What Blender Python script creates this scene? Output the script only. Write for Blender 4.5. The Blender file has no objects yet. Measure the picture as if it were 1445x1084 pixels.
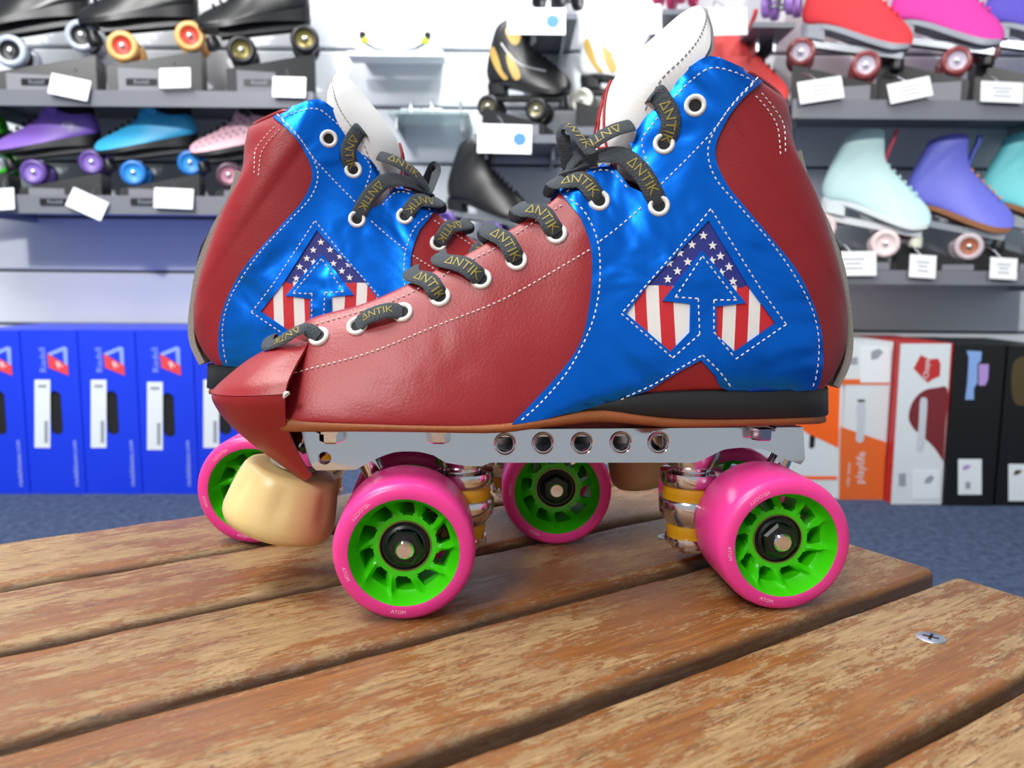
import bpy, bmesh, math, random
from mathutils import Vector, Matrix, noise
from mathutils.geometry import delaunay_2d_cdt
from mathutils.bvhtree import BVHTree
random.seed(7)
R = math.radians
scene = bpy.context.scene
COL = scene.collection

# ------------------------------------------------------------------ camera
FPX, CX, CY = 1120.0, 722.5, 542.0          # focal length and centre in pixels of the 1445 x 1084 frame
CAM = Vector((0, 0, .525))
PITCH, ROLL = R(7.2), R(.5)
_F = Vector((0, math.cos(PITCH), -math.sin(PITCH)))
_U = Vector((0, math.sin(PITCH), math.cos(PITCH)))
_X = Vector((1, 0, 0))
CX_ = _X * math.cos(ROLL) + _U * math.sin(ROLL)
CU_ = -_X * math.sin(ROLL) + _U * math.cos(ROLL)
cam_data = bpy.data.cameras.new('camera')
cam_data.sensor_width = 36
cam_data.lens = 36 * FPX / 1445
cam_data.clip_start = .01
cam_data.dof.use_dof = True
cam_data.dof.focus_distance = .365
cam_data.dof.aperture_fstop = 13
cam = bpy.data.objects.new('camera', cam_data)
COL.objects.link(cam)
_m = Matrix((CX_, CU_, -_F)).transposed().to_4x4()
_m.translation = CAM
cam.matrix_world = _m
scene.camera = cam

# ------------------------------------------------------------------ light
scene.view_settings.view_transform = 'Standard'
scene.view_settings.look = 'None'
scene.view_settings.gamma = 1
scene.view_settings.exposure = 0.0
scene.view_settings.use_curve_mapping = False
world = bpy.data.worlds.new('shop_light')
scene.world = world
world.use_nodes = True
world.node_tree.nodes['Background'].inputs[0].default_value = (.86, .93, 1, 1)
world.node_tree.nodes['Background'].inputs[1].default_value = .46

def area(name, loc, size, power, target, color=(1, 1, 1), sy=None, spread=180):
    d = bpy.data.lights.new(name, 'AREA')
    d.shape = 'RECTANGLE'
    d.size = size
    d.size_y = sy or size
    d.energy = power
    d.color = color
    d.spread = R(spread)
    o = bpy.data.objects.new(name, d)
    COL.objects.link(o)
    o.location = loc
    o.rotation_euler = (Vector(target) - Vector(loc)).to_track_quat('-Z', 'Y').to_euler()
    return o

def spot(name, loc, target, power, angle, blend=.6, color=(1, 1, 1), rad=.06):
    d = bpy.data.lights.new(name, 'SPOT')
    d.energy = power
    d.spot_size = R(angle)
    d.spot_blend = blend
    d.color = color
    d.shadow_soft_size = rad
    o = bpy.data.objects.new(name, d)
    COL.objects.link(o)
    o.location = loc
    o.rotation_euler = (Vector(target) - Vector(loc)).to_track_quat('-Z', 'Y').to_euler()
    return o

area('ceiling_panel_light', (-.9, -.1, 2.55), 0.6, 48, (-.9, -.1, 0), (1, .98, .95), 1.2)
area('ceiling_panel_light', (.5, 1.25, 2.55), .6, 24, (.5, 1.25, 0), (1, .99, .97), 1.2)
area('ceiling_panel_light', (-1.5, .7, 2.55), .6, 40, (-1.5, .7, 0), (1, .99, .97), 1.2)
area('ceiling_panel_light', (-1.3, -2.2, 2.55), .6, 115, (-1.3, -2.2, 0), (1, .98, .96), 1.2)  # added panel behind the camera, brings highlights onto the blue leather
spot('wall_spot', (-.05, 1.25, 2.3), (-.05, 2.25, .85), 150, 46, .7, (.93, .97, 1))
spot('wall_spot', (1.35, -2.2, 2.6), (1.2, 2.28, .78), 330, 24, .8, (1, .99, .97))  # added spot, lifts the dark wall between the right shelves
spot('wall_spot', (-1.35, -2.2, 2.6), (-1.2, 2.28, .78), 330, 24, .8, (.98, .99, 1))  # added spot, brightens the wall behind the left shelves

# ------------------------------------------------------------------ pixels, materials, meshes
def ray(px, py):
    return _F + CX_ * ((px - CX) / FPX) - CU_ * ((py - CY) / FPX)

def at_y(px, py, Y):
    d = ray(px, py)
    return CAM + d * (Y / d.y)

def at_z(px, py, Z):
    d = ray(px, py)
    return CAM + d * ((Z - CAM.z) / d.z)

def srgb(*c):
    return tuple(((v / 255) / 12.92 if v <= 10 else (((v / 255) + .055) / 1.055) ** 2.4) for v in c[:3])

MATS = {}
def mat(name, col, rough=.5, metal=0., bump=0., scale=200., var=0., vscale=8., coat=0., spec=None, trans=0., sss=0., aniso=None):
    if name in MATS:
        return MATS[name]
    m = bpy.data.materials.new(name)
    m.use_nodes = True
    nt = m.node_tree
    b = nt.nodes['Principled BSDF']
    b.inputs['Base Color'].default_value = (*col, 1)
    b.inputs['Roughness'].default_value = rough
    b.inputs['Metallic'].default_value = metal
    if coat:
        b.inputs['Coat Weight'].default_value = coat
        b.inputs['Coat Roughness'].default_value = .12
    if spec is not None:
        b.inputs['Specular IOR Level'].default_value = spec
    if trans:
        b.inputs['Transmission Weight'].default_value = trans
    if sss:
        b.inputs['Subsurface Weight'].default_value = sss
        b.inputs['Subsurface Radius'].default_value = (1, .5, .25)
        b.inputs['Subsurface Scale'].default_value = .006
    tc = nt.nodes.new('ShaderNodeTexCoord')
    if var:
        n = nt.nodes.new('ShaderNodeTexNoise')
        n.inputs['Scale'].default_value = vscale
        n.inputs['Detail'].default_value = 4
        nt.links.new(tc.outputs['Object'], n.inputs['Vector'])
        mx = nt.nodes.new('ShaderNodeMix')
        mx.data_type = 'RGBA'
        mx.inputs[6].default_value = (*[c * (1 - var) for c in col], 1)
        mx.inputs[7].default_value = (*[min(1, c * (1 + var)) for c in col], 1)
        nt.links.new(n.outputs[0], mx.inputs[0])
        nt.links.new(mx.outputs[2], b.inputs['Base Color'])
    if bump:
        n = nt.nodes.new('ShaderNodeTexNoise')
        n.inputs['Scale'].default_value = scale
        n.inputs['Detail'].default_value = 3
        nt.links.new(tc.outputs['Object'], n.inputs['Vector'])
        bp = nt.nodes.new('ShaderNodeBump')
        bp.inputs['Strength'].default_value = bump
        bp.inputs['Distance'].default_value = .001
        nt.links.new(n.outputs[0], bp.inputs['Height'])
        nt.links.new(bp.outputs[0], b.inputs['Normal'])
    MATS[name] = m
    return m

def plain(name, rgb, rough=.5, **k):
    return mat(name, srgb(*rgb), rough, **k)

class MB:
    """collects vertices and faces for one mesh"""
    def __init__(self):
        self.v, self.f, self.mi = [], [], []
    def add(self, vs, fs, mi=0):
        o = len(self.v)
        self.v += [tuple(p) for p in vs]
        self.f += [tuple(i + o for i in q) for q in fs]
        self.mi += [mi] * len(fs)
        return self
    def grid(self, rows, closed=False, cap0=False, cap1=False, mi=0, flip=False):
        n = len(rows[0])
        vs = [p for r_ in rows for p in r_]
        fs = []
        for i in range(len(rows) - 1):
            for j in range(n if closed else n - 1):
                a, b_ = i * n + j, i * n + (j + 1) % n
                q = (a, b_, b_ + n, a + n)
                fs.append(q[::-1] if flip else q)
        if cap0:
            q = tuple(range(n))
            fs.append(q if flip else q[::-1])
        if cap1:
            q = tuple(range((len(rows) - 1) * n, len(rows) * n))
            fs.append(q[::-1] if flip else q)
        return self.add(vs, fs, mi)
    def box(self, c, s, rot=None, mi=0):
        hx, hy, hz = s[0] / 2, s[1] / 2, s[2] / 2
        vs = [Vector((x, y, z)) for x in (-hx, hx) for y in (-hy, hy) for z in (-hz, hz)]
        if rot is not None:
            vs = [rot @ p for p in vs]
        vs = [p + Vector(c) for p in vs]
        return self.add(vs, [(0, 1, 3, 2), (4, 6, 7, 5), (0, 4, 5, 1), (2, 3, 7, 6), (0, 2, 6, 4), (1, 5, 7, 3)], mi)
    def lathe(self, prof, n=40, M=None, cap0=False, cap1=False, mi=0, mod=None):
        """profile of (radius, height) turned about local Z"""
        rows = []
        for r_, h in prof:
            row = []
            for k in range(n):
                a = 2 * math.pi * k / n
                q = r_ * (mod(a, h) if mod else 1)
                p = Vector((q * math.cos(a), q * math.sin(a), h))
                row.append(M @ p if M is not None else p)
            rows.append(row)
        return self.grid(rows, True, cap0, cap1, mi)
    def tube(self, pts, rad, n=8, mi=0, caps=True):
        pts = [Vector(p) for p in pts]
        rows = []
        up = Vector((0, 0, 1))
        for i, p in enumerate(pts):
            t = (pts[min(i + 1, len(pts) - 1)] - pts[max(i - 1, 0)]).normalized()
            a = t.cross(up)
            if a.length < .05:
                a = t.cross(Vector((1, 0, 0)))
            a.normalize()
            b_ = t.cross(a)
            r_ = rad[i] if isinstance(rad, (list, tuple)) else rad
            rows.append([p + a * (r_ * math.cos(2 * math.pi * k / n)) + b_ * (r_ * math.sin(2 * math.pi * k / n)) for k in range(n)])
        return self.grid(rows, True, caps, caps, mi, flip=True)
    def mesh(self, name, mats=(), angle=35, flat=False):
        me = bpy.data.meshes.new(name)
        me.from_pydata(self.v, [], self.f)
        me.update()
        for m in mats:
            me.materials.append(m)
        if any(self.mi):
            me.polygons.foreach_set('material_index', self.mi)
        bm = bmesh.new()
        bm.from_mesh(me)
        bmesh.ops.recalc_face_normals(bm, faces=bm.faces)
        bm.to_mesh(me)
        bm.free()
        if not flat:
            me.shade_smooth()
            me.set_sharp_from_angle(angle=R(angle))
        return me

def put(name, me, parent=None, loc=None, rot=None, m=None):
    o = bpy.data.objects.new(name, me)
    COL.objects.link(o)
    if parent is not None:
        o.parent = parent
    if loc is not None:
        o.location = loc
    if rot is not None:
        o.rotation_euler = rot
    if m is not None:
        o.material_slots[0].link = 'OBJECT'
        o.material_slots[0].material = m
    return o

def part(name, mb, m, parent, angle=35, flat=False):
    return put(name, mb.mesh(name, m if isinstance(m, (list, tuple)) else [m], angle, flat), parent)

def tag(o, label, cat, group=None):
    o['label'] = label
    o['category'] = cat
    if group:
        o['group'] = group
    return o

def stuff(o):
    o['kind'] = 'stuff'
    return o

def structure(o):
    o['kind'] = 'structure'
    return o

def empty(name, loc, rz=0.):
    o = bpy.data.objects.new(name, None)
    COL.objects.link(o)
    o.empty_display_size = .02
    o.location = loc
    o.rotation_euler = (0, 0, rz)
    return o

def copy_tree(o, parent=None):
    c = o.copy()
    COL.objects.link(c)
    c.parent = parent
    for ch in list(o.children):
        copy_tree(ch, c)
    return c

def catmull(pts, n):
    """resample control tuples to n samples with a Catmull-Rom spline (even in control index)"""
    k = len(pts)
    out = []
    for i in range(n):
        u = i * (k - 1) / (n - 1)
        j = min(int(u), k - 2)
        t = u - j
        p0, p1, p2, p3 = pts[max(j - 1, 0)], pts[j], pts[j + 1], pts[min(j + 2, k - 1)]
        out.append(tuple(.5 * (2 * b + (c - a) * t + (2 * a - 5 * b + 4 * c - d) * t * t + (3 * b - a - 3 * c + d) * t ** 3)
                         for a, b, c, d in zip(p0, p1, p2, p3)))
    return out

def polyline(pts, step):
    """resample a 2-D or 3-D polyline to even steps"""
    pts = [Vector(p) for p in pts]
    L = [0]
    for a, b in zip(pts, pts[1:]):
        L.append(L[-1] + (b - a).length)
    n = max(2, int(L[-1] / step) + 1)
    out, j = [], 0
    for i in range(n):
        s = L[-1] * i / (n - 1)
        while j < len(pts) - 2 and L[j + 1] < s:
            j += 1
        t = (s - L[j]) / max(1e-9, L[j + 1] - L[j])
        out.append(pts[j].lerp(pts[j + 1], min(1, max(0, t))))
    return out

def smooth2(pts, closed=False, n=8):
    """Catmull-Rom through 2-D points"""
    if closed:
        k = len(pts)
        ext = [pts[-1]] + list(pts) + [pts[0], pts[1]]
        out = []
        for j in range(1, k + 1):
            for i in range(n):
                t = i / n
                out.append(tuple(.5 * (2 * b + (c - a) * t + (2 * a - 5 * b + 4 * c - d) * t * t + (3 * b - a - 3 * c + d) * t ** 3)
                                 for a, b, c, d in zip(ext[j - 1], ext[j], ext[j + 1], ext[j + 2])))
        return out
    return catmull(list(pts), (len(pts) - 1) * n + 1)

def inside(p, poly):
    x, y = p[0], p[1]
    c = False
    j = len(poly) - 1
    for i in range(len(poly)):
        xi, yi = poly[i][0], poly[i][1]
        xj, yj = poly[j][0], poly[j][1]
        if (yi > y) != (yj > y) and x < (xj - xi) * (y - yi) / (yj - yi) + xi:
            c = not c
        j = i
    return c

def triangulate(poly, holes=(), step=8.):
    """constrained triangles of a 2-D polygon with holes and inner grid points"""
    vs, es = [], []
    for loop in [poly] + list(holes):
        pts = []
        for i in range(len(loop)):
            a, b = Vector(loop[i]), Vector(loop[(i + 1) % len(loop)])
            n = max(1, int((b - a).length / step))
            pts += [a.lerp(b, k / n) for k in range(n)]
        o = len(vs)
        vs += pts
        es += [(o + i, o + (i + 1) % len(pts)) for i in range(len(pts))]
    bd = list(vs)
    x0, x1 = min(p.x for p in vs), max(p.x for p in vs)
    y0, y1 = min(p.y for p in vs), max(p.y for p in vs)
    y = y0 + step / 2
    while y < y1:
        x = x0 + step / 2
        while x < x1:
            p = Vector((x, y))
            if inside(p, poly) and not any(inside(p, h) for h in holes) and min((p - q).length for q in bd) > step * .5:
                vs.append(p)
            x += step
        y += step
    ov, oe, of, *_ = delaunay_2d_cdt(vs, es, [], 0, 1e-6)
    fs = []
    for f in of:
        c = sum((ov[i] for i in f), Vector((0, 0))) / len(f)
        if inside(c, poly) and not any(inside(c, h) for h in holes):
            fs.append(tuple(f))
    return ov, fs

def panel_mb(mb, poly, hit, t0, t1, holes=(), step=8., mirror=False):
    """a sheet of leather lying on a surface: top at offset t1, edge skirt down to t0"""
    vs, fs = triangulate(poly, holes, step)
    top, low = [], []
    for p in vs:
        q, n = hit(p.x, p.y)
        a, b = q + n * t1, q + n * t0
        if mirror:
            a.y, b.y = -a.y, -b.y
        top.append(a)
        low.append(b)
    cnt = {}
    for f in fs:
        for i in range(len(f)):
            e = (f[i], f[(i + 1) % len(f)])
            k = tuple(sorted(e))
            cnt.setdefault(k, []).append(e)
    N = len(top)
    sk = [(e[0][0], e[0][1], e[0][1] + N, e[0][0] + N) for e in cnt.values() if len(e) == 1]
    mb.add(top + low, list(fs) + sk)
    return mb

_text = {}
def text_geo(body, size=1.):
    """flat glyph triangles of a word, centred on the origin"""
    if body not in _text:
        cu = bpy.data.curves.new('t', 'FONT')
        cu.body = body
        cu.align_x, cu.align_y = 'CENTER', 'CENTER'
        cu.resolution_u = 2
        o = bpy.data.objects.new('t', cu)
        me = o.to_mesh()
        _text[body] = ([v.co.copy() for v in me.vertices], [tuple(p.vertices) for p in me.polygons])
        o.to_mesh_clear()
        bpy.data.objects.remove(o)
        bpy.data.curves.remove(cu)
    v, f = _text[body]
    return [p * size for p in v], f

def text_part(name, body, size, m, parent, M, depth=.0):
    v, f = text_geo(body, size)
    mb = MB().add([M @ p for p in v], f)
    return part(name, mb, m, parent, flat=True)

def loft_shell(stations, n_s, n_t):
    """stations of (Ax, Az, Bx, Bz, g, b, m): ovals from the throat edge A to the sole edge B, both sides"""
    st = catmull(stations, n_s)
    near, far = [], []
    for ax, az, bx, bz, g, b, m in st:
        rn, rf = [], []
        for k in range(n_t + 1):
            th = math.pi * k / n_t
            c = (1 - math.cos(th)) / 2
            fr = .5 * c + .5 * th / math.pi
            y = max(0, g) * (1 - fr) + max(0, b) * fr + max(0, m) * math.sin(th) * (.3 + .7 * fr)
            x, z = ax + (bx - ax) * c, az + (bz - az) * c
            rn.append(Vector((x, -y, z)))
            rf.append(Vector((x, y, z)))
        near.append(rn)
        far.append(rf)
    return near, far

def u_wrap(stations, n_s, n_t, lift=0.):
    """stations of (Fx, Fz, Ex, Ez, W): a sheet bent round the nose F back to the edges E at half width W"""
    rows = []
    for fx, fz, ex, ez, W in catmull(stations, n_s):
        row = []
        for k in range(n_t + 1):
            ph = -1 + 2 * k / n_t
            y = W * math.sin(ph * math.pi / 2)
            c = 1 - math.cos(ph * math.pi / 2)
            row.append(Vector((fx + (ex - fx) * c, y, fz + (ez - fz) * c)))
        rows.append(row)
    return rows

def thicken(rows, t):
    """closed sheet from a grid of rows: the grid and its copy moved inward (away from the nose) by t"""
    me = MB().grid(rows).mesh('tmp')
    n = [v.normal.copy() for v in me.vertices]
    k = len(rows[0])
    mid = k // 2
    if sum(n[i * k + mid].dot(rows[i][mid] - (rows[i][0] + rows[i][-1]) / 2) for i in range(len(rows))) < 0:
        n = [-q for q in n]
    inner = [[rows[i][j] - n[i * k + j] * t for j in range(k)] for i in range(len(rows))]
    bpy.data.meshes.remove(me)
    ring = []
    for i in range(len(rows)):
        ring.append(list(rows[i]) + list(reversed(inner[i])))
    return MB().grid(ring, True, True, True)

def ribbon(path, normals, width, thick, n=28):
    """flat woven band along a 3-D path; returns the mesh builder and a map (u, v) -> point on its upper face"""
    P = [Vector(p) for p in catmull([tuple(p) for p in path], n)]
    Nn = [Vector(p).normalized() for p in catmull([tuple(p) for p in normals], n)]
    L = [0]
    fr = []
    for i in range(n):
        t = (P[min(i + 1, n - 1)] - P[max(i - 1, 0)]).normalized()
        w = t.cross(Nn[i]).normalized()
        nn = w.cross(t).normalized()
        fr.append((t, w, nn))
        if i:
            L.append(L[-1] + (P[i] - P[i - 1]).length)
    rows = []
    for i in range(n):
        t, w, nn = fr[i]
        wi = width * (1 if 0 < i < n - 1 else .75)
        row = []
        for v, h in ((-.5, -.15), (-.46, .25), (-.25, .5), (0, .55), (.25, .5), (.46, .25), (.5, -.15), (.3, -.5), (0, -.5), (-.3, -.5)):
            row.append(P[i] + w * (wi * v) + nn * (thick * h))
        rows.append(row)
    mb = MB().grid(rows, True, True, True)
    def at(u, v):
        u = min(max(u, 0), L[-1] - 1e-6)
        j = max(i for i in range(n) if L[i] <= u)
        j = min(j, n - 2)
        s = (u - L[j]) / max(1e-9, L[j + 1] - L[j])
        p = P[j].lerp(P[j + 1], s)
        w = fr[j][1].lerp(fr[j + 1][1], s)
        nn = fr[j][2].lerp(fr[j + 1][2], s)
        return p + w * v + nn * (thick * .55 - thick * .9 * (v / width) ** 2 + .00025)
    return mb, at, L[-1]
# ------------------------------------------------------------------ room shell
FLOOR_Z = 0.0
BENCH_Z = CAM.z - .1395

def carpet_material():
    m = bpy.data.materials.new('carpet')
    m.use_nodes = True
    nt = m.node_tree
    b = nt.nodes['Principled BSDF']
    b.inputs['Roughness'].default_value = .95
    b.inputs['Specular IOR Level'].default_value = .1
    tc = nt.nodes.new('ShaderNodeTexCoord')
    n1 = nt.nodes.new('ShaderNodeTexNoise'); n1.inputs['Scale'].default_value = 260; n1.inputs['Detail'].default_value = 6
    n2 = nt.nodes.new('ShaderNodeTexNoise'); n2.inputs['Scale'].default_value = 60; n2.inputs['Detail'].default_value = 5
    mixf = nt.nodes.new('ShaderNodeMath'); mixf.operation = 'ADD'
    for n in (n1, n2):
        nt.links.new(tc.outputs['Object'], n.inputs['Vector'])
    nt.links.new(n1.outputs[0], mixf.inputs[0]); nt.links.new(n2.outputs[0], mixf.inputs[1])
    r_ = nt.nodes.new('ShaderNodeValToRGB')
    r_.color_ramp.elements[0].position = .38; r_.color_ramp.elements[0].color = (*srgb(50, 62, 88), 1)
    r_.color_ramp.elements[1].position = .62; r_.color_ramp.elements[1].color = (*srgb(88, 102, 130), 1)
    half = nt.nodes.new('ShaderNodeMath'); half.operation = 'MULTIPLY'; half.inputs[1].default_value = .5
    nt.links.new(mixf.outputs[0], half.inputs[0]); nt.links.new(half.outputs[0], r_.inputs[0])
    nt.links.new(r_.outputs[0], b.inputs['Base Color'])
    bp = nt.nodes.new('ShaderNodeBump'); bp.inputs['Strength'].default_value = .6; bp.inputs['Distance'].default_value = .004
    nt.links.new(n1.outputs[0], bp.inputs['Height']); nt.links.new(bp.outputs[0], b.inputs['Normal'])
    return m

WALL_Y = 2.28
M_slat = plain('slatwall_white', (226, 230, 236), .32, bump=.08, scale=40)
M_groove = plain('slatwall_groove', (96, 100, 108), .5)
structure(part('floor', MB().box((0, -.35, -.02), (6.4, 5.3, .04)), carpet_material(), None, flat=True))
structure(part('ceiling', MB().box((0, -.35, 2.72), (6.4, 5.3, .04)), plain('ceiling_white', (235, 235, 232), .8), None, flat=True))
wall = structure(part('wall_back', MB().box((0, WALL_Y + .03, 1.36), (6.4, .04, 2.68)), M_groove, None, flat=True))
# slat boards: measured grooves 152 mm apart
g0 = at_y(150, 383, WALL_Y).z
SL = .152
slat_mb = MB()
hw, hh = 3.2, SL / 2 - .004
rows = []
for x in (-hw, hw):
    rows.append([(x, .012, -hh), (x, -.002, -hh), (x, -.006, -hh + .004), (x, -.006, hh - .004), (x, -.002, hh), (x, .012, hh)])
slat_me = slat_mb.grid(rows, True, True, True).mesh('slat_board', [M_slat], flat=True)
k0 = -int(g0 / SL)
z = g0 + k0 * SL + SL / 2
while z < 2.62:
    put('slat_board', slat_me, wall, (0, WALL_Y, z))
    z += SL

# lamp housings on the ceiling (outside the picture, over the lights above; the farthest one is added)
M_lampframe = plain('lamp_frame', (240, 240, 240), .4)
for x, y, lab in ((-.9, -.1, 'white square panel lamp on the ceiling nearest the bench'), (.5, 1.25, 'white panel lamp on the ceiling above the boxes at right'), (-1.5, .7, 'white panel lamp on the ceiling above the blue boxes'), (-1.3, -2.2, 'added white panel lamp on the ceiling farthest from the shelf wall')):
    e = tag(empty('ceiling_lamp', (x, y, 2.7)), lab, 'lamp', 'ceiling panel lamps')
    fm = MB()
    for sx, sy, lx, ly in ((0, .63, .66, .04), (0, -.63, .66, .04), (.32, 0, .04, 1.26), (-.32, 0, .04, 1.26)):
        fm.box((sx, sy, -.07), (lx, ly, .14))
    part('frame', fm, M_lampframe, e, flat=True)

# ------------------------------------------------------------------ bench
def wood_material():
    m = bpy.data.materials.new('weathered_wood')
    m.use_nodes = True
    nt = m.node_tree
    N, Lk = nt.nodes, nt.links
    b = N['Principled BSDF']
    tc = N.new('ShaderNodeTexCoord')
    oi = N.new('ShaderNodeObjectInfo')
    off = N.new('ShaderNodeVectorMath'); off.operation = 'SCALE'
    cmb = N.new('ShaderNodeCombineXYZ')
    mul = N.new('ShaderNodeMath'); mul.operation = 'MULTIPLY'; mul.inputs[1].default_value = 7.3
    Lk.new(oi.outputs['Random'], mul.inputs[0])
    for i in range(3):
        Lk.new(mul.outputs[0], cmb.inputs[i])
    add = N.new('ShaderNodeVectorMath'); add.operation = 'ADD'
    Lk.new(tc.outputs['Object'], add.inputs[0]); Lk.new(cmb.outputs[0], add.inputs[1])
    N.remove(off)
    def nz(scale, sx, detail=5, rough=.6, dist=0.):
        mp = N.new('ShaderNodeMapping'); mp.inputs['Scale'].default_value = (sx, 1, 1)
        Lk.new(add.outputs[0], mp.inputs['Vector'])
        n = N.new('ShaderNodeTexNoise'); n.inputs['Scale'].default_value = scale; n.inputs['Detail'].default_value = detail
        n.inputs['Roughness'].default_value = rough; n.inputs['Distortion'].default_value = dist
        Lk.new(mp.outputs[0], n.inputs['Vector'])
        return n.outputs[0]
    def ramp(src, stops):
        r_ = N.new('ShaderNodeValToRGB')
        el = r_.color_ramp.elements
        while len(el) < len(stops):
            el.new(.5)
        for e, (p, c) in zip(el, stops):
            e.position = p; e.color = (*c, 1)
        Lk.new(src, r_.inputs[0])
        return r_.outputs[0]
    def mix(f, a, c, kind='MIX'):
        x = N.new('ShaderNodeMix'); x.data_type = 'RGBA'; x.blend_type = kind
        if isinstance(f, float): x.inputs[0].default_value = f
        else: Lk.new(f, x.inputs[0])
        Lk.new(a, x.inputs[6])
        if isinstance(c, tuple): x.inputs[7].default_value = (*c, 1)
        else: Lk.new(c, x.inputs[7])
        return x.outputs[2]
    grain = nz(420, .05, 9, .82, .1)
    varnish = ramp(grain, [(.25, srgb(70, 40, 18)), (.42, srgb(122, 74, 34)), (.6, srgb(152, 98, 46)), (.8, srgb(172, 122, 66))])
    bare = ramp(nz(500, .1, 8, .85), [(.28, srgb(104, 74, 44)), (.5, srgb(158, 126, 84)), (.72, srgb(194, 166, 122))])
    # worn patches: large areas broken up by streaks along the grain
    pa = nz(34, .3, 10, .82, .1)
    pb = nz(620, .15, 6, .85, .0)
    sm = N.new('ShaderNodeMath'); sm.operation = 'MULTIPLY_ADD'; sm.inputs[1].default_value = .55
    Lk.new(pb, sm.inputs[0]); Lk.new(pa, sm.inputs[2])
    worn = ramp(sm.outputs[0], [(.765, (0, 0, 0)), (.80, (1, 1, 1))])
    col = mix(worn, varnish, bare)
    # short dark cracks and stains
    cr = ramp(nz(520, .09, 6, .85, .0), [(.57, (0, 0, 0)), (.61, (1, 1, 1))])
    cm = N.new('ShaderNodeMath'); cm.operation = 'MULTIPLY'
    Lk.new(cr, cm.inputs[0]); Lk.new(worn, cm.inputs[1])
    col = mix(cm.outputs[0], col, srgb(62, 42, 28))
    sepx = N.new('ShaderNodeSeparateXYZ'); Lk.new(tc.outputs['Object'], sepx.inputs[0])
    # sides and arrises are grey-brown weathered timber
    low = N.new('ShaderNodeMapRange'); low.inputs['From Min'].default_value = -.0015; low.inputs['From Max'].default_value = -.0045
    Lk.new(sepx.outputs[2], low.inputs['Value'])
    nb = N.new('ShaderNodeMath'); nb.operation = 'MULTIPLY'
    Lk.new(low.outputs[0], nb.inputs[0])
    nb.inputs[1].default_value = .85
    side = ramp(nz(240, .06, 5, .7), [(.3, srgb(70, 48, 34)), (.55, srgb(112, 84, 62)), (.75, srgb(158, 130, 100))])
    col = mix(nb.outputs[0], col, side)
    Lk.new(col, b.inputs['Base Color'])
    rr = N.new('ShaderNodeMapRange'); rr.inputs['To Min'].default_value = .17; rr.inputs['To Max'].default_value = .38
    Lk.new(worn, rr.inputs['Value'])
    Lk.new(rr.outputs[0], b.inputs['Roughness'])
    b.inputs['Specular IOR Level'].default_value = .6
    bp = N.new('ShaderNodeBump'); bp.inputs['Strength'].default_value = .5; bp.inputs['Distance'].default_value = .0012
    hs = N.new('ShaderNodeMath'); hs.operation = 'MULTIPLY_ADD'; hs.inputs[1].default_value = -.35
    Lk.new(worn, hs.inputs[0]); Lk.new(pb, hs.inputs[2])
    Lk.new(hs.outputs[0], bp.inputs['Height']); Lk.new(bp.outputs[0], b.inputs['Normal'])
    return m

M_wood = wood_material()
ALPHA = R(33.3)
bench = tag(empty('slatted_bench', (0, 0, BENCH_Z), ALPHA), 'weathered varnished timber slat bench carrying the pair of roller skates', 'bench')
END_U = .387
FAR = [.493, .4155, .342, .268, .193, .1225, .048, -.026]
for k, vf in enumerate(FAR):
    wd, L, th = (.070 if k == 0 else .0655), 1.5, .021
    rr = .0042
    prof = []
    for (cy, cz, a0) in ((wd / 2 - rr, -rr, 0), (-wd / 2 + rr, -rr, 90), (-wd / 2 + rr, -th + rr, 180), (wd / 2 - rr, -th + rr, 270)):
        for i in range(5):
            a = R(a0 + 22.5 * i)
            prof.append((cy + rr * math.cos(a), cz + rr * math.sin(a)))
    rows = []
    n = 150
    for i in range(n + 1):
        x = -L + L * i / n
        e = .55 if i in (0, n) else 1
        row = []
        for (y, zz) in prof:
            s = 1 if y > 0 else -1
            wv = noise.noise(Vector((x * 9, k * 3.1 + s * 5, 0))) * .0011 + noise.noise(Vector((x * 34, k * 2.3 + s * 7, 0))) * .0006
            corner = abs(y) > wd / 2 - rr * 1.01
            yy = y + s * wv if corner else y
            z2 = zz
            if corner and zz > -rr * 1.01:
                z2 = zz - abs(noise.noise(Vector((x * 22, k * 1.7 + s * 3, 4)))) * .0012
            if e < 1:
                yy *= .985; z2 = -th / 2 + (z2 + th / 2) * .93
            row.append((x, yy, z2))
        rows.append(row)
    # rounded board end
    rows = rows[:-1] + [[(p[0] - .003, *rows[-2][j][1:]) for j, p in enumerate(rows[-1])]] + [rows[-1]]
    pl = part('plank', MB().grid(rows, True, True, True), M_wood, bench, 50)
    pl.location = (END_U, vf - wd / 2, 0)
for u in (.306, -.75):
    part('bearer', MB().box((u, .23, -.042), (.045, .56, .04)), M_wood, bench)
for u in (.29, -.73):
    for v in (.0, .46):
        part('leg', MB().box((u, v, -.062 - (BENCH_Z - .062) / 2), (.05, .05, BENCH_Z - .062)), M_wood, bench)
M_zinc = plain('zinc_screw', (205, 212, 222), .28, metal=1.)
M_dark = plain('dark_recess', (18, 18, 18), .8)  # near-black, paints the shade inside holes and slots
for k, vf in enumerate(FAR):
    v = vf - .032
    if k in (0, 6, 7):
        continue
    sc = MB().lathe([(.0056, -.001), (.0056, .0001), (.0050, .0003), (0.0001, .0003)], 24)
    s = part('screw', sc, M_zinc, bench, 30)
    s.location = (.308 + .004 * (k % 2), v, .0)
    cross = MB()
    for a in (20, 110):
        cross.box((0, 0, .0003), (.006, .0011, .0003), Matrix.Rotation(R(a), 3, 'Z'))
    part('screw_slot', cross, M_dark, s, flat=True)

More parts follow.
